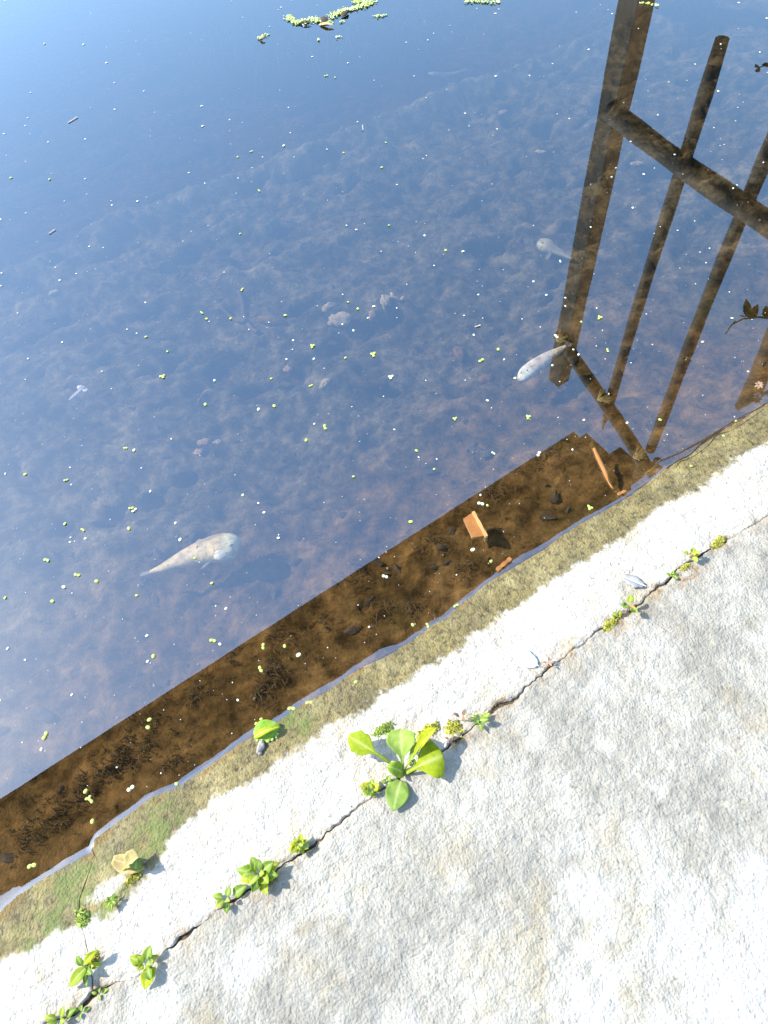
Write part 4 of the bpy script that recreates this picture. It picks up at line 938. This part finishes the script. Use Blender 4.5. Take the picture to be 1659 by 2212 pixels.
def moss(label, x, y, rx, ry, matl='moss', seed=0, n=220):
    r = random.Random(seed); c = bank_at(x, y); parts = []
    ang0 = math.atan2(EU[1], EU[0])
    for k in range(n):
        a_ = r.random() * 6.283; q = math.sqrt(r.random()) * (0.75 + 0.45 * math.sin(3 * a_ + seed) * math.sin(5 * a_)); lu, lv = q * math.cos(a_) * rx * PX, q * math.sin(a_) * ry * PX
        p = np.array([*(EU * lu + EV * lv), 0]); h = (.002 + .0045 * (1 - q * q)) * r.uniform(.7, 1.2); d = np.array([r.gauss(0, .35), r.gauss(0, .35), 1.0]) * h; w = r.uniform(.0012, .0026)
        s = np.array([math.cos(k), math.sin(k), 0]) * w; t_ = np.array([-math.sin(k), math.cos(k), 0]) * w
        parts.append(([p - s - t_ * .6, p + s - t_ * .6, p + t_, p + d + s * .3, p + d * .6 - s * 1.2], [(0, 1, 3), (1, 2, 3), (2, 0, 3), (0, 2, 4), (1, 0, 4)]))
    b_ = lump_data(1, 2, .4, (rx * PX * .8, ry * PX * .8, .0022), seed)
    cs, sn_ = math.cos(ang0), math.sin(ang0)
    parts.append(([(X_ * cs - Y_ * sn_, X_ * sn_ + Y_ * cs, Z_) for X_, Y_, Z_ in b_[0]], b_[1]))
    o = obj('moss_cushion', merge(parts), M[matl]); o.location = c; return tag(o, label, 'moss')
moss('rounded green moss cushion above the rosette weed', 829, 1576, 24, 13, 'moss_green', 1)
moss('yellow moss strip between rosette weed and red sprout', 925, 1578, 30, 12, 'moss', 2)
moss('dark yellow moss cushion at the crack beside the fresh seedling', 982, 1575, 22, 18, 'moss', 3)
moss('bright yellow moss in the crack hollow below the red seedling', 1318, 1350, 26, 11, 'moss', 4)
moss('yellow moss tuft at the far upper end of the crack', 1552, 1172, 22, 12, 'moss', 5)
moss('thin mossy patch in the crack beneath the tall sprout', 1478, 1228, 18, 8, 'moss', 6, 120)
moss('mossy fringe in the side crack by the yellowish seedling', 202, 2072, 14, 16, 'moss', 7, 140)
moss('low green moss along the upper side crack', 180, 1985, 14, 22, 'moss_green', 8, 160)
moss('moss beneath the broad-leaved clump', 590, 1905, 22, 8, 'moss', 9, 120)
moss('small moss patch under the dry leaf', 290, 1895, 22, 9, 'moss', 10, 120)
# feathers on the bank
def feather(label, ax, ay, bx, by, w, m1, seed, up=.004):
    a_, b_ = bank_at(ax, ay, up), bank_at(bx, by, up * .6); root = empty('feather', a_); tag(root, label, 'feather')
    pts_ = bez(a_, (a_ + b_) / 2 + np.array([*(EV * .006), .004]), b_, 12); obj('quill', tube_data(pts_, [.0006] * 6 + [.0009] * 6, 6), M['quill'], root)
    r = random.Random(seed)
    for sgn in (-1, 1):
        V_ = []; F_ = []
        for i in range(11):
            p = pts_[i]; t_ = nrm(pts_[min(i + 1, 11)] - pts_[max(0, i - 1)]); s = nrm(np.cross(t_, [0, 0, 1])) * sgn; q = w * math.sin(math.pi * min(1, (i + .6) / 12)) ** .7 * r.uniform(.8, 1.1)
            V_ += [p, p + s * q * .6 - t_ * q * .15 + np.array([0, 0, .0008]), p + s * q - t_ * q * .35 - np.array([0, 0, .0008])]
        for i in range(10): F_ += [(i * 3, i * 3 + 1, i * 3 + 4, i * 3 + 3), (i * 3 + 1, i * 3 + 2, i * 3 + 5, i * 3 + 4)]
        v = obj('vane', (V_, F_), m1, root); md = v.modifiers.new('t', 'SOLIDIFY'); md.thickness = .0004
    return root
feather('small grey feather with white quill on the bank by the upper crack', 1344, 1246, 1396, 1267, .013, M['feather'], 1, .0025)
feather('fluffy white down feather on the bank above the crack', 1108, 1408, 1165, 1440, .018, M['down'], 2, .004)
# loose grit along the crack
gm = []
for k in range(4):
    me = bpy.data.meshes.new('pebble'); d = lump_data(.0035, 1, .5, (1, .8, .7), k + 20); me.from_pydata(d[0], [], d[1]); me.materials.append(M['stone']); gm.append(me)
parts = []
r = random.Random(4)
for k in range(700):
    u_ = r.uniform(-.75, 1.05); c = float(v_crack(np.array([u_]))[0]); v_ = c + r.gauss(0, .010)
    z = float(bank_height(np.array([[u_]]), np.array([[v_]]))[0, 0]) - .002 - .008 * max(0, 1 - abs(v_ - c) / .004); q = u_ * EU + v_ * EV
    parts.append(moved(lump_data(r.uniform(.0006, .0020), 1, .9, (1, .8, .6), k), (q[0], q[1], z), r.random() * 6))
M['grit'] = simple('crack_grit', (0.10, 0.075, 0.05), (0.22, 0.18, 0.13), 120, .95, 0)
tag(obj('crack_grit', merge(parts), M['grit']), 'loose sandy grit lying along the crack', 'grit', kind='stuff')
